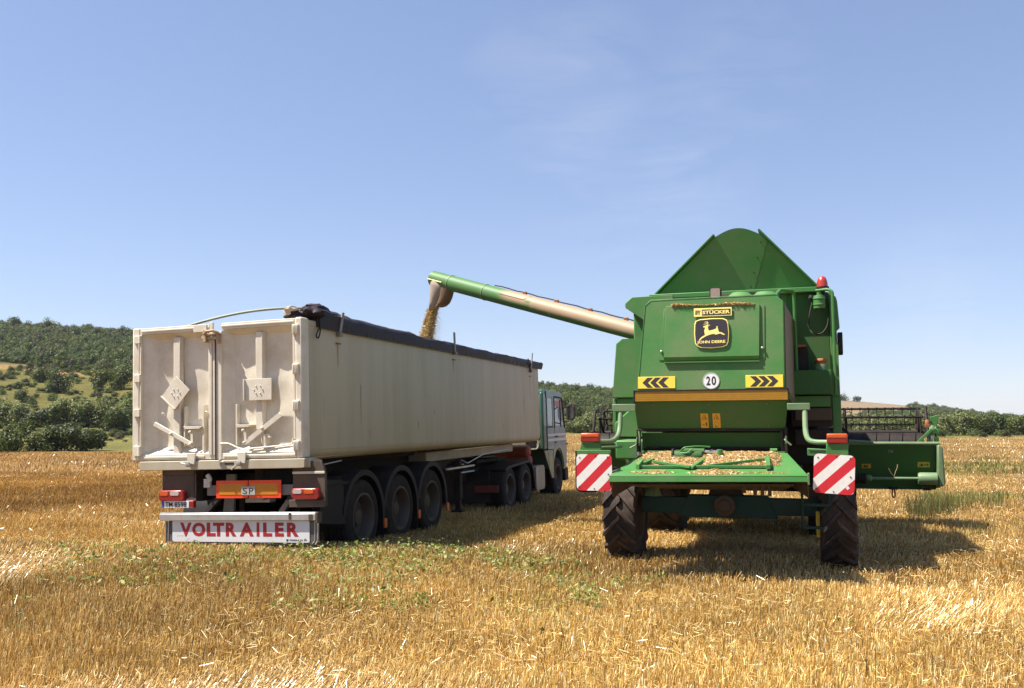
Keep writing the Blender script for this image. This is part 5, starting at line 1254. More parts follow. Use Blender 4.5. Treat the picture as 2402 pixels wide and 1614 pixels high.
# rear axle, ladder
part('rear_axle', B().hexa([(-1.12, 1.60, .64), (1.12, 1.60, .64), (1.12, 1.80, .64), (-1.12, 1.80, .64), (-1.12, 1.60, .85), (1.12, 1.60, .85), (1.12, 1.80, .85), (-1.12, 1.80, .85)]).hexa([(-.62, 1.585, .60), (.62, 1.585, .60), (.62, 1.81, .60), (-.62, 1.81, .60), (-.5, 1.585, .88), (.5, 1.585, .88), (.5, 1.81, .88), (-.5, 1.81, .88)]), TEAL, comb, .012)
part('axle_pivot', B().lathe([(.0, .14), (.07, .14), (.09, .11), (.13, .10), (.14, 0)], (-.03, 1.58, .76), (0, -1, 0), 20), GRIME, comb)
part('axle_bracket', B().prism([(-.25, .86), (.2, .86), (.1, 1.2), (-.15, 1.2)], 'v', 1.62, 1.8), CHASSIS, comb, .01)
part('steering_rod', B().tube([(-1.0, 1.9, .70), (1.0, 1.9, .70)], .03, 8), CHASSIS, comb)
part('yellow_strut', B().box(1.075, 1.125, 1.45, 1.5, .40, .72), YELLOW, comb, .01)
lad = part('ladder', B().tube([(.92, 1.15, .54), (.92, 1.2, 1.30)], .016, 8), TEAL, comb)
part('stile', B().pipe([(1.235, 1.15, .54), (1.235, 1.2, 1.22), (1.19, 1.2, 1.27), (1.1, 1.2, 1.28)], .016, 8), TEAL, lad)
for w in (.555, .825, 1.02):
    part('rung', B().box(.92, 1.235, 1.12, 1.20, w - .016, w + .016), TEAL, lad, .004)

# lugged wheels
def tractor_wheel(Rr, wid, rimr, nl):
    h = part('wheel', MB().lathe([(.0, -.10), (.14, -.10), (.16, -.02), (.16, .04), (0, .05)], (0, 0, 0), (1, 0, 0), 18), RUSTRIM, None)
    hw = wid / 2; Rb = Rr - .045
    prof = [(rimr, -hw * .86), (rimr + .03, -hw * .95), ((rimr + Rb) / 2, -hw), (Rb - .06, -hw * .98), (Rb - .015, -hw * .88), (Rb, -hw * .45), (Rb + .004, 0), (Rb, hw * .45), (Rb - .015, hw * .88), (Rb - .06, hw * .98), ((rimr + Rb) / 2, hw), (rimr + .03, hw * .95), (rimr, hw * .86)]
    mb = MB().lathe(prof, (0, 0, 0), (1, 0, 0), 60, True)
    pitch = 2 * math.pi / nl
    def P(x, phi, r): return (x, -r * math.cos(phi), r * math.sin(phi))
    for k in range(nl):
        for s in (-1, 1):
            ph0 = k * pitch + (pitch / 2 if s > 0 else 0)
            st = [(-.03 * s if False else s * .012 * 0, 0), (s * hw * .42, .42), (s * hw * .80, .78), (s * hw * 1.0, .95)]
            loops = []
            for x, q in ((-s * .02, -.04), (s * hw * .38, .36), (s * hw * .74, .70), (s * hw * .99, .90)):
                ph = ph0 - q * (.30 / Rr) * (wid / .46); a = .036 / Rr
                top = Rr if abs(x) < hw * .9 else Rr - .035; bot = Rb - .03 if abs(x) < hw * .9 else Rb - .10
                loops.append([P(x, ph - a * 1.25, bot), P(x, ph + a * 1.25, bot), P(x, ph + a * .8, top), P(x, ph - a * .8, top)])
            mb.loft(loops)
    part('tyre', mb, LUGTYRE, h, sharp=38)
    part('rim', MB().lathe([(rimr + .01, -hw * .9), (rimr - .02, -hw * .82), (rimr - .05, -hw * .5), (.18, -.06), (.14, -.06), (.14, .06), (.18, .06), (rimr - .05, hw * .5), (rimr - .02, hw * .82), (rimr + .01, hw * .9)], (0, 0, 0), (1, 0, 0), 36, True), RUSTRIM, h)
    return h
rw = tractor_wheel(.61, .43, .33, 17)
rw.parent = comb; rw.location = (-1.335, 1.70, .615)
rw2 = copy_part(rw, comb, (1.335, 1.70, .615)); rw2.rotation_euler = (R(9), 0, 0)
fw_ = tractor_wheel(.90, .64, .42, 19)
fw_.parent = comb; fw_.location = (-1.30, 5.05, .83)
copy_part(fw_, comb, (1.30, 5.05, .83))
part('front_axle', B().box(-1.0, 1.0, 4.9, 5.2, .70, 1.0), CHASSIS, comb, .03)
part('cab', B().prism([(4.98, 2.1), (6.3, 2.1), (6.45, 2.6), (6.3, 3.5), (4.98, 3.55)], 'u', -.85, .85), GLASS, comb, .03)
part('cab_roof', B().box(-.9, .9, 4.97, 6.45, 3.55, 3.68), GREEN, comb, .03)
part('feeder_house', B().hexa([(-.7, 5.6, .9), (.7, 5.6, .9), (.7, 6.5, .75), (-.7, 6.5, .75), (-.7, 5.6, 1.6), (.7, 5.6, 1.6), (.7, 6.5, 1.35), (-.7, 6.5, 1.35)]), GREEN, comb, .02)

# unloading auger swung out over the trailer
A0, A1 = Vector((-1.0, 2.90, 3.055)), Vector((-5.39, 4.72, 4.445))
def auger_mesh():
    d = (A1 - A0); L = d.length; d.normalize(); a = d.cross(Vector((0, 0, 1))).normalized(); up = a.cross(d).normalized()
    if up.z < 0: up = -up
    n, m = 32, 90; vs = []; fs = []; tan = []
    for i in range(m + 1):
        t = i / m; r = .128 + .012 * t
        for j in range(n):
            ph = 2 * math.pi * j / n; p = A0 + d * (L * t) + (a * math.cos(ph) + up * math.sin(ph)) * r
            vs.append(tuple(p))
            side = math.sin(ph)
            q = sstep(np.array(t), .665, .60) * sstep(np.array(side + .22 * mnoise.noise(Vector((t * 9, ph, 1)))), -.62 + .25 * (t > .5), -.18 + .25 * (t > .5))
            if .50 < t < .53 and .05 < side < .4: q *= .2
            q = float(q) * (0.9 + .2 * mnoise.noise(Vector((t * 20, ph * 2, 5))))
            tan.append(min(1, max(0, q)))
    for i in range(m):
        for j in range(n):
            k = (j + 1) % n; fs.append((i * n + j, i * n + k, (i + 1) * n + k, (i + 1) * n + j))
    fs.append(tuple(range(n))); fs.append(tuple(m * n + j for j in range(n)))
    me = D.meshes.new('auger_tube'); me.from_pydata(vs, [], fs)
    at = me.color_attributes.new('Col', 'FLOAT_COLOR', 'POINT')
    g1 = np.array([.062, .155, .046]); g2 = np.array([.33, .225, .145])
    at.data.foreach_set('color', np.array([[*(g1 * (1 - q) + g2 * q), 1] for q in tan]).ravel())
    bm = bmesh.new(); bm.from_mesh(me); bmesh.ops.recalc_face_normals(bm, faces=bm.faces); bm.to_mesh(me); bm.free()
    return me, d, a, up, L
AUG = attr_mat('auger_paint', rough=.55, spec=.35)
am, ad, aa, au, aL = auger_mesh()
aug = part('auger_tube', am, AUG, comb, sharp=40, label='long unloading tube, faded tan near the combine and green at the tip')
for t, w in ((.905, .012), (.73, .010)):
    c = A0 + ad * (aL * t); r = .128 + .012 * t
    part('clamp_ring', B().lathe([(r, -w), (r + .007, -w), (r + .007, w), (r, w)], tuple(c), tuple(ad), 32, True), SAGE, aug)
c = A0 + ad * (aL * .42)
part('tube_seam', B().lathe([(.130, -.004), (.1345, -.004), (.1345, .004), (.130, .004)], tuple(c), tuple(ad), 32, True), paint('tan_primer', (.38, .26, .17), .6), aug)
line = []
for t in np.linspace(.0, .70, 22):
    line.append(tuple(A0 + ad * (aL * t) + au * (.150 + .012 * t + .006 * math.sin(t * 60)) + aa * .02))
part('hydraulic_line', B().tube(line, .011, 6), CHASSIS, aug)
for t in (.14, .28, .42, .56):
    c = A0 + ad * (aL * t) + au * (.140 + .012 * t) + aa * .02
    part('line_clip', B().box(c.x - .035, c.x + .035, c.y - .025, c.y + .025, c.z - .03, c.z + .028), RUST, aug, .006)
hatch = MB()
def at_tube(t, ph, dr=.003):
    r = .128 + .012 * t + dr; return tuple(A0 + ad * (aL * t) + (aa * math.cos(ph) + au * math.sin(ph)) * r)
sgn = 1 if aa.y < 0 else -1
phs = [math.atan2(s, sgn * c) for s, c in ((.93, .37), (.55, .84), (.35, .94))]
hatch.tube([at_tube(.645, phs[2]), at_tube(.535, phs[2])], .004, 5).tube([at_tube(.535, phs[2]), at_tube(.53, phs[1]), at_tube(.515, phs[0])], .004, 5)
part('hatch_outline', hatch, RUST, aug)
# spout at the tip: a worn rubber apron hanging in front of a rusty tin elbow
tip = A1
hx = Vector((ad.x, ad.y, 0)).normalized(); hy = Vector((-hx.y, hx.x, 0))
if hy.y > 0: hy = -hy                       # towards the camera
def ring(z, xc, rx, ry, f0, f1, n, drop=0.0):
    out = []
    for ph in np.linspace(R(f0), R(f1), n):
        x = xc + rx * math.cos(ph); y = ry * math.sin(ph)
        out.append(tuple(tip + hx * x + hy * y + Vector((0, 0, z + ad.z / math.hypot(ad.x, ad.y) * min(0, x) * drop))))
    return out
rows = [ring(-.03, -.16, .185, .158, -25, 200, 21, 1.0), ring(-.12, -.158, .188, .160, -25, 200, 21, .95), ring(-.22, -.145, .180, .155, -25, 200, 21, .7),
        ring(-.34, -.105, .150, .140, -25, 200, 21, .35), ring(-.46, -.050, .115, .120, -25, 200, 21, .1), ring(-.575, -.005, .085, .100, -25, 200, 21, 0)]
vs = [q for l in rows for q in l]; n_ = 21
so = part('spout_apron', MB().add(vs, [(k * n_ + i, k * n_ + i + 1, (k + 1) * n_ + i + 1, (k + 1) * n_ + i) for k in range(len(rows) - 1) for i in range(n_ - 1)]), RUBBER, aug, sharp=60)
sd = so.modifiers.new('thick', 'SOLIDIFY'); sd.thickness = .012
rows = [ring(-.02, -.34, .15, .12, 0, 360, 25, 1.0)[:-1], ring(-.14, -.335, .145, .118, 0, 360, 25, 1.0)[:-1], ring(-.30, -.30, .135, .112, 0, 360, 25, .8)[:-1],
        ring(-.43, -.25, .125, .105, 0, 360, 25, .5)[:-1], ring(-.51, -.19, .10, .098, 0, 360, 25, .2)[:-1], ring(-.53, -.14, .07, .09, 0, 360, 25, .1)[:-1]]
part('spout_elbow', MB().loft(rows, caps=False), paint('rusty_spout_tin', (.10, .055, .03), .7, dirt=(.2, .12, .06), dirt_amt=.5, scale=9), aug, sharp=50)
part('spout_band', B().tube([tuple(tip + hx * .0 + Vector((0, 0, -.02)) + hy * .150), tuple(tip - ad * .36 + Vector((0, 0, -.02)) + hy * .150)], .010, 6), PALEYEL, aug)
part('auger_turret', B().lathe([(.19, 0), (.19, 1.0), (.16, 1.05), (0, 1.05)], (-1.12, 2.95, 2.2), (0, 0, 1), 24), GREEN, comb)

# ------------------------------------------------------------------ header out in front, raised
hdr = part('header', B().prism([(6.50, .70), (6.22, 1.40), (6.25, 1.42), (6.28, 1.40), (6.56, .73), (7.6, .60), (7.6, .57), (6.4, .66)], 'u', -2.95, 3.05), GREENSHADE, comb, .004, label='wide green cutting header with dark pick up reel')
part('top_tube', B().tube([(-2.9, 6.22, 1.432), (3.11, 6.22, 1.436)], .032, 10), SAGE, hdr)
part('lift_tube', B().tube([(1.45, 6.2, 1.49), (2.06, 6.2, 1.452)], .026, 8), SAGE, hdr)
part('end_shield', B().prism([(3.045, .74), (3.055, 1.405), (3.10, 1.425), (3.145, 1.37), (3.155, 1.0), (3.165, .78), (3.12, .72)], 'v', 6.15, 6.34), SAGE, hdr, .025)
part('end_panel', B().prism([(6.3, .70), (6.3, 1.42), (6.9, 1.35), (7.7, .85), (7.7, .58)], 'u', 3.05, 3.10).prism([(6.3, .70), (6.3, 1.42), (6.9, 1.35), (7.7, .85), (7.7, .58)], 'u', -3.0, -2.95), GREEN, hdr, .01)
part('drive_case', B().lathe([(.0, -.15), (.09, -.15), (.105, -.12), (.105, .14), (0, .15)], (2.90, 6.2, .852), (1, 0, 0), 20), SAGE, hdr)
part('drive_shaft', B().tube([(1.95, 6.2, .848), (2.78, 6.2, .853)], .026, 10), SAGE, hdr)
part('shaft_collar', B().lathe([(.05, -.02), (.06, 0), (.06, .05), (.04, .07)], (1.96, 6.2, .848), (1, 0, 0), 14), SAGE, hdr)
bel = [( .075 + .012 * (i % 2), -.17 + .02 * i) for i in range(15)]
part('shaft_boot', B().lathe(bel, (1.82, 6.2, .842), (1, 0, 0), 20), DKMETAL, hdr)
def hv(w): return 6.50 - (w - .70) * .4
def lean_back(mb, d):
    mb.v = [(u, hv(w) - d, w) for u, v, w in mb.v]; return mb
for u0, u1, w0, w1, q in ((1.882, 2.028, 1.008, 1.085, .6), (2.766, 2.955, 1.035, 1.125, 1)):
    sk = part('warning_sticker', B().hexa([(u0, hv(w0) - .006, w0), (u1, hv(w0) - .006, w0), (u1, hv(w0) + .004, w0), (u0, hv(w0) + .004, w0), (u0, hv(w1) - .006, w1), (u1, hv(w1) - .006, w1), (u1, hv(w1) + .004, w1), (u0, hv(w1) + .004, w1)]), paint('ochre_sticker', (.50, .34, .03), .5, dirt=(.2, .15, .03), dirt_amt=.4, scale=12), hdr)
    mb = MB(); zc = (w0 + w1) / 2; h = (w1 - w0)
    for a, b, c in (((u0 + .02, zc - h * .3), (u0 + .085 * q + .02, zc - h * .3), (u0 + .05 * q + .015, zc + h * .32)),):
        flat(mb, [a, b, c], 6.2925)
    flat(mb, [(u0 + .105 * q, zc - .012), (u0 + .135 * q, zc - .012), (u0 + .135 * q, zc + .014), (u0 + .105 * q, zc + .014)], 6.2925)
    flat(mb, [(u0 + .14 * q, zc - .03), (u0 + .17 * q, zc - .02), (u0 + .165 * q, zc + .012), (u0 + .145 * q, zc + .02)], 6.2925)
    part('pictogram', lean_back(mb, .008), DKBROWN, sk, fix=False)
mb = letters(MB(), '78', (2.30, 2.385, 1.275, 1.325), 6.2985, .02)
part('worn_number', lean_back(mb, .003), paint('worn_pale_ink', (.22, .22, .18), .6), hdr, fix=False)
part('park_hook', B().pipe([(2.36, 6.32, .70), (2.345, 6.32, .55), (2.367, 6.32, .515), (2.395, 6.32, .55), (2.385, 6.32, .66)], .014, 6), RUST, hdr)
part('skid_tab', B().box(2.30, 2.44, 6.30, 6.42, .655, .70).box(2.83, 2.95, 6.30, 6.42, .65, .70), CHASSIS, hdr, .008)
part('bent_straw', B().tube([(2.30, 6.27, 1.02), (2.34, 6.26, .93), (2.385, 6.26, .885), (2.41, 6.26, .96), (2.44, 6.265, 1.03), (2.445, 6.27, 1.085)], .006, 5), paint('dry_stalk', (.33, .25, .14), .7), hdr)
# feed auger drum with its flights
dm = part('feed_drum', B().lathe([(.0, -2.85), (.25, -2.85), (.25, 2.85), (0, 2.85)], (.05, 6.75, 1.355), (1, 0, 0), 28), DKMETAL, hdr)
fl = MB(); nn = 330
for s0, s1 in ((-2.7, -.4), (.5, 2.8)):
    ins, outs = [], []
    turns = 11
    for i in range(nn):
        t = i / (nn - 1); x = .05 + s0 + (s1 - s0) * t; ph = t * turns * 2 * math.pi * (1 if s0 < 0 else -1)
        ins.append((x, 6.75 + .249 * math.cos(ph), 1.355 + .249 * math.sin(ph))); outs.append((x, 6.75 + .272 * math.cos(ph), 1.355 + .272 * math.sin(ph)))
    fl.add(ins + outs, [(i, i + 1, nn + i + 1, nn + i) for i in range(nn - 1)])
part('auger_flight', fl, DKMETAL, hdr, sharp=60)
# reel: six bats with tines, end stars, spokes
RC = (7.25, 1.60); RR_ = .44
reel = part('reel', B().tube([(-2.85, RC[0], RC[1]), (2.95, RC[0], RC[1])], .05, 12), DKMETAL, hdr)
tine = MB()
for k in range(6):
    ph = R(80 + 60 * k); v, w = RC[0] + RR_ * math.cos(ph) * .9, RC[1] + RR_ * math.sin(ph)
    bt = part('bat', B().tube([(-2.85, v, w), (2.95, v, w)], .020, 8), DKMETAL, reel)
    tn = MB()
    for u in np.arange(-2.75, 2.93, .142):
        tn.tube([(u, v, w), (u + .004, v + .03, w - .10), (u, v + .0, w - .21)], .0055, 4)
        tn.box(u - .014, u + .014, v - .022, v + .022, w - .028, w + .024)
    part('tines', tn, DKMETAL, reel, kind='stuff')
for u in (-2.82, -1.45, -.1, 1.68, 2.90):
    sm = MB()
    for k in range(6):
        ph = R(80 + 60 * k); ph2 = ph + R(60)
        p0 = (u, RC[0], RC[1]); p1 = (u, RC[0] + RR_ * .9 * math.cos(ph), RC[1] + RR_ * math.sin(ph)); p2 = (u, RC[0] + RR_ * .9 * math.cos(ph2), RC[1] + RR_ * math.sin(ph2))
        sm.tube([p0, p1], .024 if abs(u) > 2 else .02, 6)
        if abs(u) > 2: sm.tube([p1, p2], .018, 6)
    part('reel_star', sm, DKMETAL, reel)
for u, s in ((2.985, 1), (-2.90, -1)):
    part('reel_arm', B().box(u - .03, u + .03, 6.45, 7.35, 1.56, 1.64).tube([(u, 6.6, 1.45), (u, 6.9, 2.06)], .03, 8), DKMETAL, hdr, .006)
    part('arm_ram', B().tube([(u + .03 * s, 6.55, 1.45), (u + .03 * s, 6.95, 1.80)], .022, 8), CHROME, hdr)
part('arm_stay', B().hexa([(2.76, 6.3, 1.46), (2.81, 6.3, 1.45), (2.81, 6.34, 1.45), (2.76, 6.34, 1.46), (2.99, 6.3, 1.69), (3.03, 6.3, 1.66), (3.03, 6.34, 1.66), (2.99, 6.34, 1.69)]), GREEN2, hdr, .004)
part('divider_arm', B().prism([(3.015, 1.88), (3.165, 1.915), (3.11, 1.68), (3.085, 1.70)], 'v', 6.6, 6.64), GREEN2, hdr, .006)
part('divider_post', B().tube([(3.10, 6.62, 1.72), (3.09, 6.5, 1.42)], .022, 8).box(3.03, 3.13, 6.4, 6.5, 1.60, 1.68).box(3.05, 3.12, 6.4, 6.5, 1.44, 1.54), GREEN2, hdr, .006)
hs = MB()
for i in range(5):
    hs.pipe([(2.92 + .03 * i, 6.35, 1.45), (2.95 + .02 * i, 6.33, 1.58 + .04 * i), (3.0 + .012 * i, 6.45, 1.72), (2.95, 6.7, 1.78)], .008, 5)
part('header_hoses', hs, SAGE, hdr)
part('rust_fitting', B().lathe([(.03, -.03), (.04, 0), (.03, .05)], (2.96, 6.5, 1.78), (0, .3, 1), 10).box(2.92, 2.99, 6.45, 6.52, 1.70, 1.76), RUST, hdr, .004)

# ------------------------------------------------------------------ stubble, loose straw, weeds, chaff, grain
STRAW = attr_mat('straw', rough=.30, transl=.28, spec=.7, tcol=(1.0, .85, .6))
WEEDLEAF = attr_mat('weed_leaf', rough=.5, transl=.3, spec=.35, tcol=(1.1, 1.2, .5))

def blade_mesh(name, base, top, wid, side, col, tipw=.8, coltop=None):
    """flat stalks: two edges at the base, two at the top."""
    n = len(base); s = side * (wid / 2)[:, None]
    V = np.stack([base - s, base + s, top + s * tipw, top - s * tipw], 1).reshape(-1, 3)
    me = D.meshes.new(name); me.vertices.add(4 * n); me.loops.add(4 * n); me.polygons.add(n)
    me.vertices.foreach_set('co', V.ravel().astype(np.float32))
    me.loops.foreach_set('vertex_index', np.arange(4 * n, dtype=np.int32))
    me.polygons.foreach_set('loop_start', np.arange(0, 4 * n, 4, dtype=np.int32))
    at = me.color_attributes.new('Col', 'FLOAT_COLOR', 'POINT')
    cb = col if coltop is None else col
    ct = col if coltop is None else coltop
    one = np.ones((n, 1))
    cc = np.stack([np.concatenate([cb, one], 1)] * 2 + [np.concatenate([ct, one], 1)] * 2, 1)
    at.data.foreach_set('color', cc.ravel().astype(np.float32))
    me.update(calc_edges=True)
    return me

STRAW_COLS = np.array([[.55, .325, .095], [.64, .41, .14], [.76, .55, .25], [.42, .215, .055], [.93, .80, .50], [.30, .14, .035]])
def straw_cols(r, X, Y, pale=0.0):
    n = len(X); pt = vnoise(X * .35, Y * .6, 61); fine = vnoise(X * 1.3, Y * 1.9, 62)
    wts = np.array([.26, .24, .19, .16, .07, .08])
    k = r.choice(6, n, p=wts); c = STRAW_COLS[k] * r.uniform(.68, 1.2, (n, 1))
    big = vnoise(X * .12, Y * .2, 67)
    p = np.clip(.48 + .42 * pt + .26 * fine + .25 * big + pale, 0, 1)[:, None]
    c = (c * (.70 + .52 * p) + np.array([.085, .070, .032]) * p) * np.array([.86, .88, .80])
    lf = (sstep(-X, 3, 12) * sstep(Y, 12, 20))[:, None]          # the far left of the field is a redder, duller straw
    c = c * (1 - lf * np.array([.22, .33, .54]))
    rf = (sstep(X, -3.5, 1.5) * sstep(Y, 11.5, 8.5))[:, None]      # paler, bleached straw in the centre and right of the foreground
    c = c * (1 + rf * np.array([.10, .14, .16]))
    return np.clip(c, .02, .9)

def field_points(r, n, d0, d1, tmax=.66):
    """points spread over the visible wedge of the field between two depths, with a margin at the sides."""
    d = np.sqrt(r.uniform(d0 ** 2, d1 ** 2, n)); t = r.uniform(-tmax, tmax, n)
    X, Y = d * t, d
    p, dd = az_param(X, Y)
    k = dd < edge_d(p) * .995
    return X[k], Y[k]

def stubble():
    r = np.random.default_rng(77); parts = []
    for n, d0, d1, wid, hmin, hmax in ((190000, 4.6, 10, .0052, .07, .21), (200000, 10, 18, .0075, .08, .20), (230000, 18, 36, .0095, .09, .18), (270000, 36, 118, .022, .08, .17)):
        X, Y = field_points(r, n, d0, d1)
        # drilled in rows that run away from the camera, half of them loosened
        ang = R(17); U = X * math.cos(ang) - Y * math.sin(ang); Vv = X * math.sin(ang) + Y * math.cos(ang)
        row = .125; jit = r.normal(0, .022, len(U)); Ur = np.round(U / row) * row + jit
        U = np.where(r.uniform(0, 1, len(U)) < .45, Ur, U)
        X, Y = U * math.cos(ang) + Vv * math.sin(ang), -U * math.sin(ang) + Vv * math.cos(ang)
        Z = ground_z(X, Y)
        tall = np.clip(.55 + .35 * vnoise(X * .8, Y * .9, 63) + .2 * vnoise(X * .2, Y * .2, 66), .15, 1.1)
        h = (hmin + (hmax - hmin) * tall) * r.uniform(.6, 1.12, len(X))
        lodge = np.clip(1.3 * vnoise(X * .45, Y * .6, 65) - .05, 0, 1) * np.interp(Y, [9, 14], [1, .45])
        lean_dir = .9 * vnoise(X * .22, Y * .22, 64) + r.normal(0, 1, len(X)) * (1.3 - .95 * lodge) + .3
        lean = np.abs(r.normal(.20, .24, len(X))) + .85 * lodge
        h = h * (1 + .45 * lodge)
        base = np.stack([X, Y, Z - .01], 1)
        top = base + np.stack([h * np.sin(lean) * np.cos(lean_dir), h * np.sin(lean) * np.sin(lean_dir), h * np.cos(lean)], 1)
        a = r.uniform(-1.1, 1.1, len(X)); side = np.stack([np.cos(a), np.sin(a), 0 * a], 1)
        c = straw_cols(r, X, Y)
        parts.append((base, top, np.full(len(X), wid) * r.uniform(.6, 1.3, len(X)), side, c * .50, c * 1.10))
    cat = [np.concatenate([q[i] for q in parts]) for i in range(6)]
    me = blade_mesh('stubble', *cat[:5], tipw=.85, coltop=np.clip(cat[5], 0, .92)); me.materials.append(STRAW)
    o = link(D.objects.new('stubble', me)); tag(o, 'short cut golden wheat stubble standing all over the field', 'stubble', kind='stuff')
    # loose straw lying on and in the stubble
    parts = []
    for n, d0, d1, wid, ln in ((70000, 4.6, 10, .0040, .085), (70000, 10, 18, .0055, .10), (40000, 18, 40, .009, .12), (12000, 40, 115, .018, .2)):
        X, Y = field_points(r, n, d0, d1)
        keep = r.uniform(0, 1, len(X)) < np.clip(.35 + .6 * vnoise(X * .5, Y * .8, 71), .05, 1)
        X, Y = X[keep], Y[keep]; m = len(X)
        z = ground_z(X, Y) + r.uniform(.03, .14, m)
        a = r.uniform(0, 6.28, m); el = r.normal(0, .45, m); l = ln * r.uniform(.4, 1.3, m)
        d = np.stack([np.cos(a) * np.cos(el), np.sin(a) * np.cos(el), np.sin(el)], 1) * l[:, None] / 2
        c0 = np.stack([X, Y, z], 1)
        side = np.cross(d, np.array([0, 0, 1.0]) + .8 * r.normal(size=(m, 3))); side /= np.linalg.norm(side, axis=1, keepdims=True) + 1e-9
        c = np.clip(straw_cols(r, X, Y, .1) * 1.02, 0, .9)
        parts.append((c0 - d, c0 + d, np.full(m, wid) * r.uniform(.6, 1.3, m), side, c, c))
    cat = [np.concatenate([q[i] for q in parts]) for i in range(6)]
    me = blade_mesh('loose_straw', *cat[:5], tipw=1.0, coltop=cat[5]); me.materials.append(STRAW)
    o = link(D.objects.new('loose_straw', me)); tag(o, 'pale loose straw scattered over the stubble', 'straw', kind='stuff')
stubble()

def weeds():
    r = np.random.default_rng(88); C, A, B_, K_ = [], [], [], []
    def patch(n, px0, px1, d0, d1, leaf, hgt, cols, nl, clump=0.0, seed=0):
        pxs = r.uniform(px0, px1, n); d = r.uniform(d0, d1, n); X = (pxs - 1201) / 2150 * d; Y = d
        if clump: 
            k = vnoise(X * .9, Y * .9, 90 + seed) > clump; X, Y = X[k], Y[k]
        for x, y in zip(X, Y):
            z = float(ground_z(x, y)); hh = hgt * r.uniform(.5, 1.2)
            for _ in range(nl):
                a = r.uniform(0, 6.28); rad = r.uniform(.0, .10) * hh / .15
                c = np.array([x + rad * math.cos(a), y + rad * math.sin(a), z + hh * r.uniform(.35, 1)])
                nn = np.array([math.cos(a) * .5, math.sin(a) * .5, 1.0]) + .5 * r.normal(size=3)
                t = np.cross(nn, r.normal(size=3)); t /= np.linalg.norm(t); b = np.cross(nn, t); b /= np.linalg.norm(b)
                s = leaf * r.uniform(.6, 1.4)
                C.append(c); A.append(t * s); B_.append(b * s * .6); K_.append(np.array(cols[r.integers(len(cols))]) * r.uniform(.7, 1.2))
    yg = [(.22, .26, .07), (.17, .22, .055), (.29, .30, .09), (.12, .17, .045)]
    patch(260, 100, 780, 9.0, 11.0, .026, .19, yg, 6, .0, 1)
    patch(760, 640, 1420, 8.2, 11.6, .025, .19, yg, 6, -.1, 2)
    patch(260, 1250, 1700, 7.6, 10.6, .024, .15, yg, 6, .15, 3)
    patch(120, 300, 1400, 6.2, 8.4, .022, .16, yg, 6, .45, 4)
    patch(200, 0, 2402, 5.6, 9.0, .020, .17, yg, 5, .55, 5)
    C_, A_, B2, K2 = map(np.array, (C, A, B_, K_))
    me = quads_mesh('weeds', C_, A_, B2, np.clip(K2, 0, .6)); me.materials.append(WEEDLEAF)
    o = link(D.objects.new('weeds', me)); tag(o, 'small yellow green broadleaf weeds growing among the stubble', 'weeds', kind='stuff')
    # grass: right of the header, along the truck shadow, in far streaks
    X, Y, Hh, Cc, Wd = [], [], [], [], []
    def grass(n, px0, px1, d0, d1, h, cols, w, seed, thr=-.2):
        pxs = r.uniform(px0, px1, n); d = r.uniform(d0, d1, n); x = (pxs - 1201) / 2150 * d
        k = vnoise(x * .7, d * .7, seed) > thr; x, d = x[k], d[k]; m = len(x)
        X.append(x); Y.append(d); Hh.append(h * r.uniform(.5, 1.25, m)); Wd.append(np.full(m, w)); Cc.append(np.array(cols)[r.integers(0, len(cols), m)] * r.uniform(.7, 1.2, (m, 1)))
    gc = [(.17, .20, .055), (.22, .24, .07), (.28, .26, .09), (.13, .16, .045), (.34, .25, .10)]
    grass(2600, 2150, 2340, 16.6, 22.5, .32, gc, .014, 101, -.15)
    grass(700, 2120, 2230, 16.0, 20.0, .42, [(.12, .12, .05), (.2, .14, .06), (.10, .13, .04)], .012, 102, -.2)
    grass(1300, 1960, 2402, 14.6, 16.6, .19, gc, .010, 103, .0)
    grass(2200, 2200, 2402, 32, 48, .22, gc, .04, 104, .1)
    grass(1400, 2250, 2402, 22, 27, .20, gc, .03, 105, .3)
    grass(1500, 780, 1400, 10.5, 12.6, .13, gc, .010, 106, -.1)
    x, y, h, c, w = map(np.concatenate, (X, Y, Hh, Cc, Wd)); m = len(x)
    base = np.stack([x, y, ground_z(x, y)], 1); a = r.uniform(0, 6.28, m); ln = r.uniform(.05, .55, m)
    top = base + np.stack([h * np.sin(ln) * np.cos(a), h * np.sin(ln) * np.sin(a), h * np.cos(ln)], 1)
    s = r.uniform(-1, 1, m); side = np.stack([np.cos(s), np.sin(s), 0 * s], 1)
    me = blade_mesh('grass', base, top, w, side, c * .8, .25, np.clip(c * 1.1, 0, .6)); me.materials.append(WEEDLEAF)
    o = link(D.objects.new('grass', me)); tag(o, 'uncut green grass tufts in the stubble right of the header', 'grass', kind='stuff')
weeds()

# tall dry stems standing up out of the stubble near the camera
def stems():
    r = np.random.default_rng(5); n = 90
    X, Y = field_points(r, n, 5.4, 9.5, .58); m = len(X)
    base = np.stack([X, Y, ground_z(X, Y)], 1); h = r.uniform(.18, .34, m); a = r.uniform(0, 6.28, m); ln = r.uniform(0, .35, m)
    top = base + np.stack([h * np.sin(ln) * np.cos(a), h * np.sin(ln) * np.sin(a), h * np.cos(ln)], 1)
    c = np.array([[.15, .12, .045]]) * r.uniform(.6, 1.3, (m, 1))
    me = blade_mesh('weed_stems', base, top, np.full(m, .006), np.tile([1.0, 0, 0], (m, 1)), c, .8); me.materials.append(WEEDLEAF)
    tag(link(D.objects.new('weed_stems', me)), 'dark dry weed stalks sticking up from the foreground stubble', 'stalks', kind='stuff')
stems()

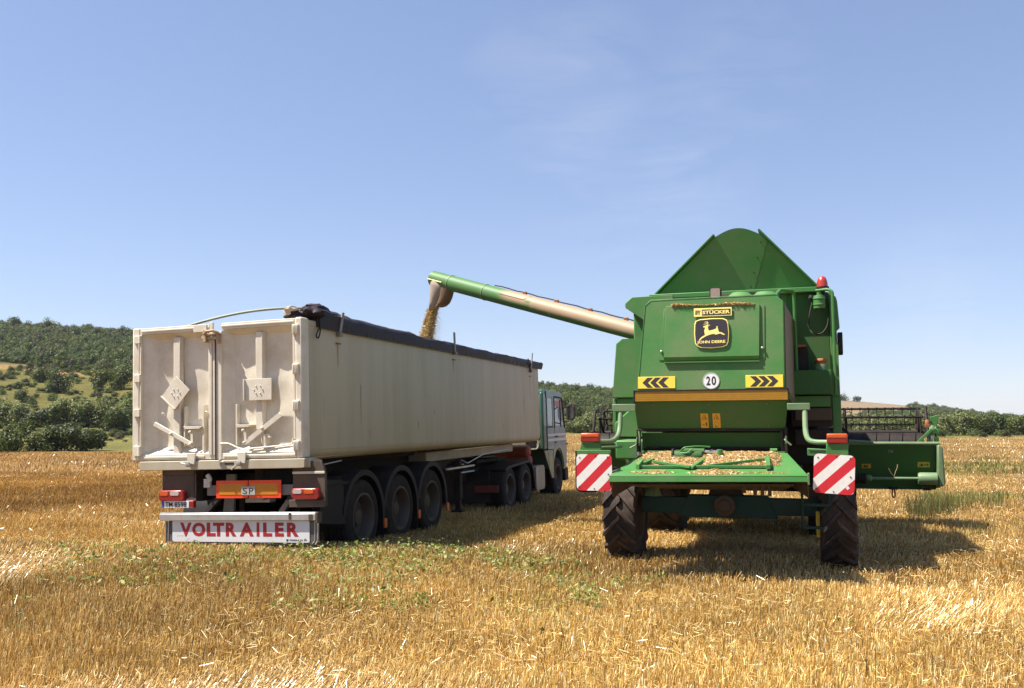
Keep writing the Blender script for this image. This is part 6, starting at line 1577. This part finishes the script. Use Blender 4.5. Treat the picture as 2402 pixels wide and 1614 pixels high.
# chaff lying on the tailboard and on top of the hood door
def chaff():
    r = np.random.default_rng(9); P = []
    def put(u, v, w): P.append((u, v, w))
    def hump(u, t):
        f = 0.0
        f += .075 * float(np.clip(1.6 - 1.6 * abs((t - .32) / .36), 0, 1)) * float(sstep(np.array(u), -1.0, -.85)) * float(sstep(np.array(u), .75, .60))
        f += .055 * math.exp(-((u + .02) / .22) ** 2 - ((t - .90) / .07) ** 2)
        f += .03 * math.exp(-((u + .72) / .25) ** 2 - ((t - .88) / .07) ** 2)
        f += .018 * math.exp(-((u - .50) / .35) ** 2 - ((t - .89) / .05) ** 2)
        return f * (1 + .45 * mnoise.noise(Vector((u * 7, t * 9, 2))))
    nu, nt = 90, 44; vs = []; fs = []
    for j in range(nt + 1):
        for i in range(nu + 1):
            t = .02 + .96 * j / nt; q = i / nu
            ul = -.985 - .2 * t + .03; ur = .768 + .237 * t - .03
            u = ul + (ur - ul) * q; v, w = tb(u, t)
            vs.append((u, v, w + .012 * u - .004 + hump(u, t)))
    for j in range(nt):
        for i in range(nu):
            a = j * (nu + 1) + i; fs.append((a, a + 1, a + nu + 2, a + nu + 1))
    mb = MB().add(vs, fs)
    me = mb.mesh('chaff')
    o = part('chaff_bed', me, paint('chaff', (.42, .31, .17), .9, dirt=(.27, .18, .09), dirt_amt=.7, scale=18, var=.35, bump=.6, fine=140), None, sharp=180)
    root = o; o.name = 'chaff'; o.matrix_world = CBM
    tag(o, 'golden chaff and short straw heaped on the combine tailboard', 'chaff', kind='stuff')
    n = 14000; U, T_ = r.uniform(-1.15, .98, n), r.uniform(.03, .97, n)
    c0 = []
    for u, t in zip(U, T_):
        if u < -.985 - .2 * t + .04 or u > .768 + .237 * t - .04: continue
        hh = hump(u, t)
        if hh < .010: continue
        v, w = tb(u, t); c0.append((u, v, w + .012 * u + hh + r.uniform(0, .012)))
    # a thin line of chaff along the top of the hood door
    for _ in range(1500):
        u = -.56 + 1.0 * r.uniform(0, 1); k = .5 + .5 * math.sin(u * 9)
        c0.append((u, .838 - r.uniform(0, .028), 3.268 - (u + .627) * .0177 + r.uniform(0, .022) * (.4 + k)))
    c0 = np.array(c0); m = len(c0)
    a = r.uniform(0, 6.28, m); el = r.normal(0, .35, m); l = r.uniform(.012, .05, m)
    d = np.stack([np.cos(a) * np.cos(el), np.sin(a) * np.cos(el), np.sin(el)], 1) * l[:, None] / 2
    side = np.cross(d, np.array([0, 0, 1.0]) + .9 * r.normal(size=(m, 3))); side /= np.linalg.norm(side, axis=1, keepdims=True) + 1e-9
    c = STRAW_COLS[r.choice(6, m, p=[.22, .26, .24, .10, .14, .04])] * r.uniform(.85, 1.15, (m, 1))
    me = blade_mesh('chaff_straw', c0 - d, c0 + d, np.full(m, .006), side, np.clip(c * np.array([.84, .90, .98]), 0, .9), 1.0); me.materials.append(STRAW)
    s = link(D.objects.new('chaff_straw', me), root); s['kind'] = 'stuff'
chaff()

def grain():
    """wheat pouring from the spout into the trailer."""
    r = np.random.default_rng(12)
    hxw = (CBM.to_3x3() @ hx).normalized(); hyw = (CBM.to_3x3() @ hy).normalized()
    top = CBM @ (A1 + Vector((0, 0, -.545)))
    n = 90000; t = r.uniform(0, 1, n) ** 1.1
    fall = 1.15
    k = r.integers(0, 26, n)                       # strands within the stream
    sx, sy, sl = r.uniform(-1, 1, 26), r.uniform(-1, 1, 26), r.uniform(.25, .5, 26)
    half = .078 + .062 * t
    x = .008 + .30 * t ** .85 + half * np.clip(.75 * sx[k] + sl[k] * r.normal(0, .6, n) + .14 * np.sin(t * 30 + k), -1.15, 1.15)
    y = half * np.clip(.7 * sy[k] + sl[k] * r.normal(0, .6, n), -1.2, 1.2)
    stray = r.uniform(0, 1, n) < .08
    x = np.where(stray, x - np.abs(r.normal(0, .22, n)) * (.25 + t), x)
    P = np.array(top)[None] + x[:, None] * np.array(hxw)[None] + y[:, None] * np.array(hyw)[None]
    P[:, 2] -= t * fall
    s = r.uniform(.0035, .006, n); s = np.where(stray, .0035, s * 1.15)
    d1 = unit(n, r); d2 = np.cross(d1, unit(n, r)); d2 /= np.linalg.norm(d2, axis=1, keepdims=True) + 1e-9
    cols = np.array([[.50, .37, .16], [.60, .46, .22], [.38, .26, .10], [.70, .57, .32]])[r.choice(4, n, p=[.4, .3, .2, .1])] * r.uniform(.75, 1.15, (n, 1))
    me = quads_mesh('pouring_grain', P, d1 * s[:, None] * 1.7, d2 * s[:, None] * 1.3, cols); me.materials.append(STRAW)
    o = link(D.objects.new('pouring_grain', me)); tag(o, 'stream of golden grain pouring from the spout into the trailer', 'grain', kind='stuff')
grain()

# ------------------------------------------------------------------ the air: thin summer haze over the valley
hz = D.materials.new('haze'); hz.use_nodes = True
hz.node_tree.nodes.clear()
ho = hz.node_tree.nodes.new('ShaderNodeOutputMaterial'); hv_ = hz.node_tree.nodes.new('ShaderNodeVolumePrincipled')
hv_.inputs['Color'].default_value = (0.82, 0.87, 0.94, 1); hv_.inputs['Density'].default_value = 0.00011
hv_.inputs['Anisotropy'].default_value = 0.2
hz.node_tree.links.new(hv_.outputs['Volume'], ho.inputs['Volume'])
hzo = link(D.objects.new('haze', MB().box(-6200, 6200, -6200, 6200, -9.5, 52).mesh('haze')))
hzo.data.materials.append(hz)
tag(hzo, 'thin pale summer haze in the air over the far hills', 'haze', kind='stuff')
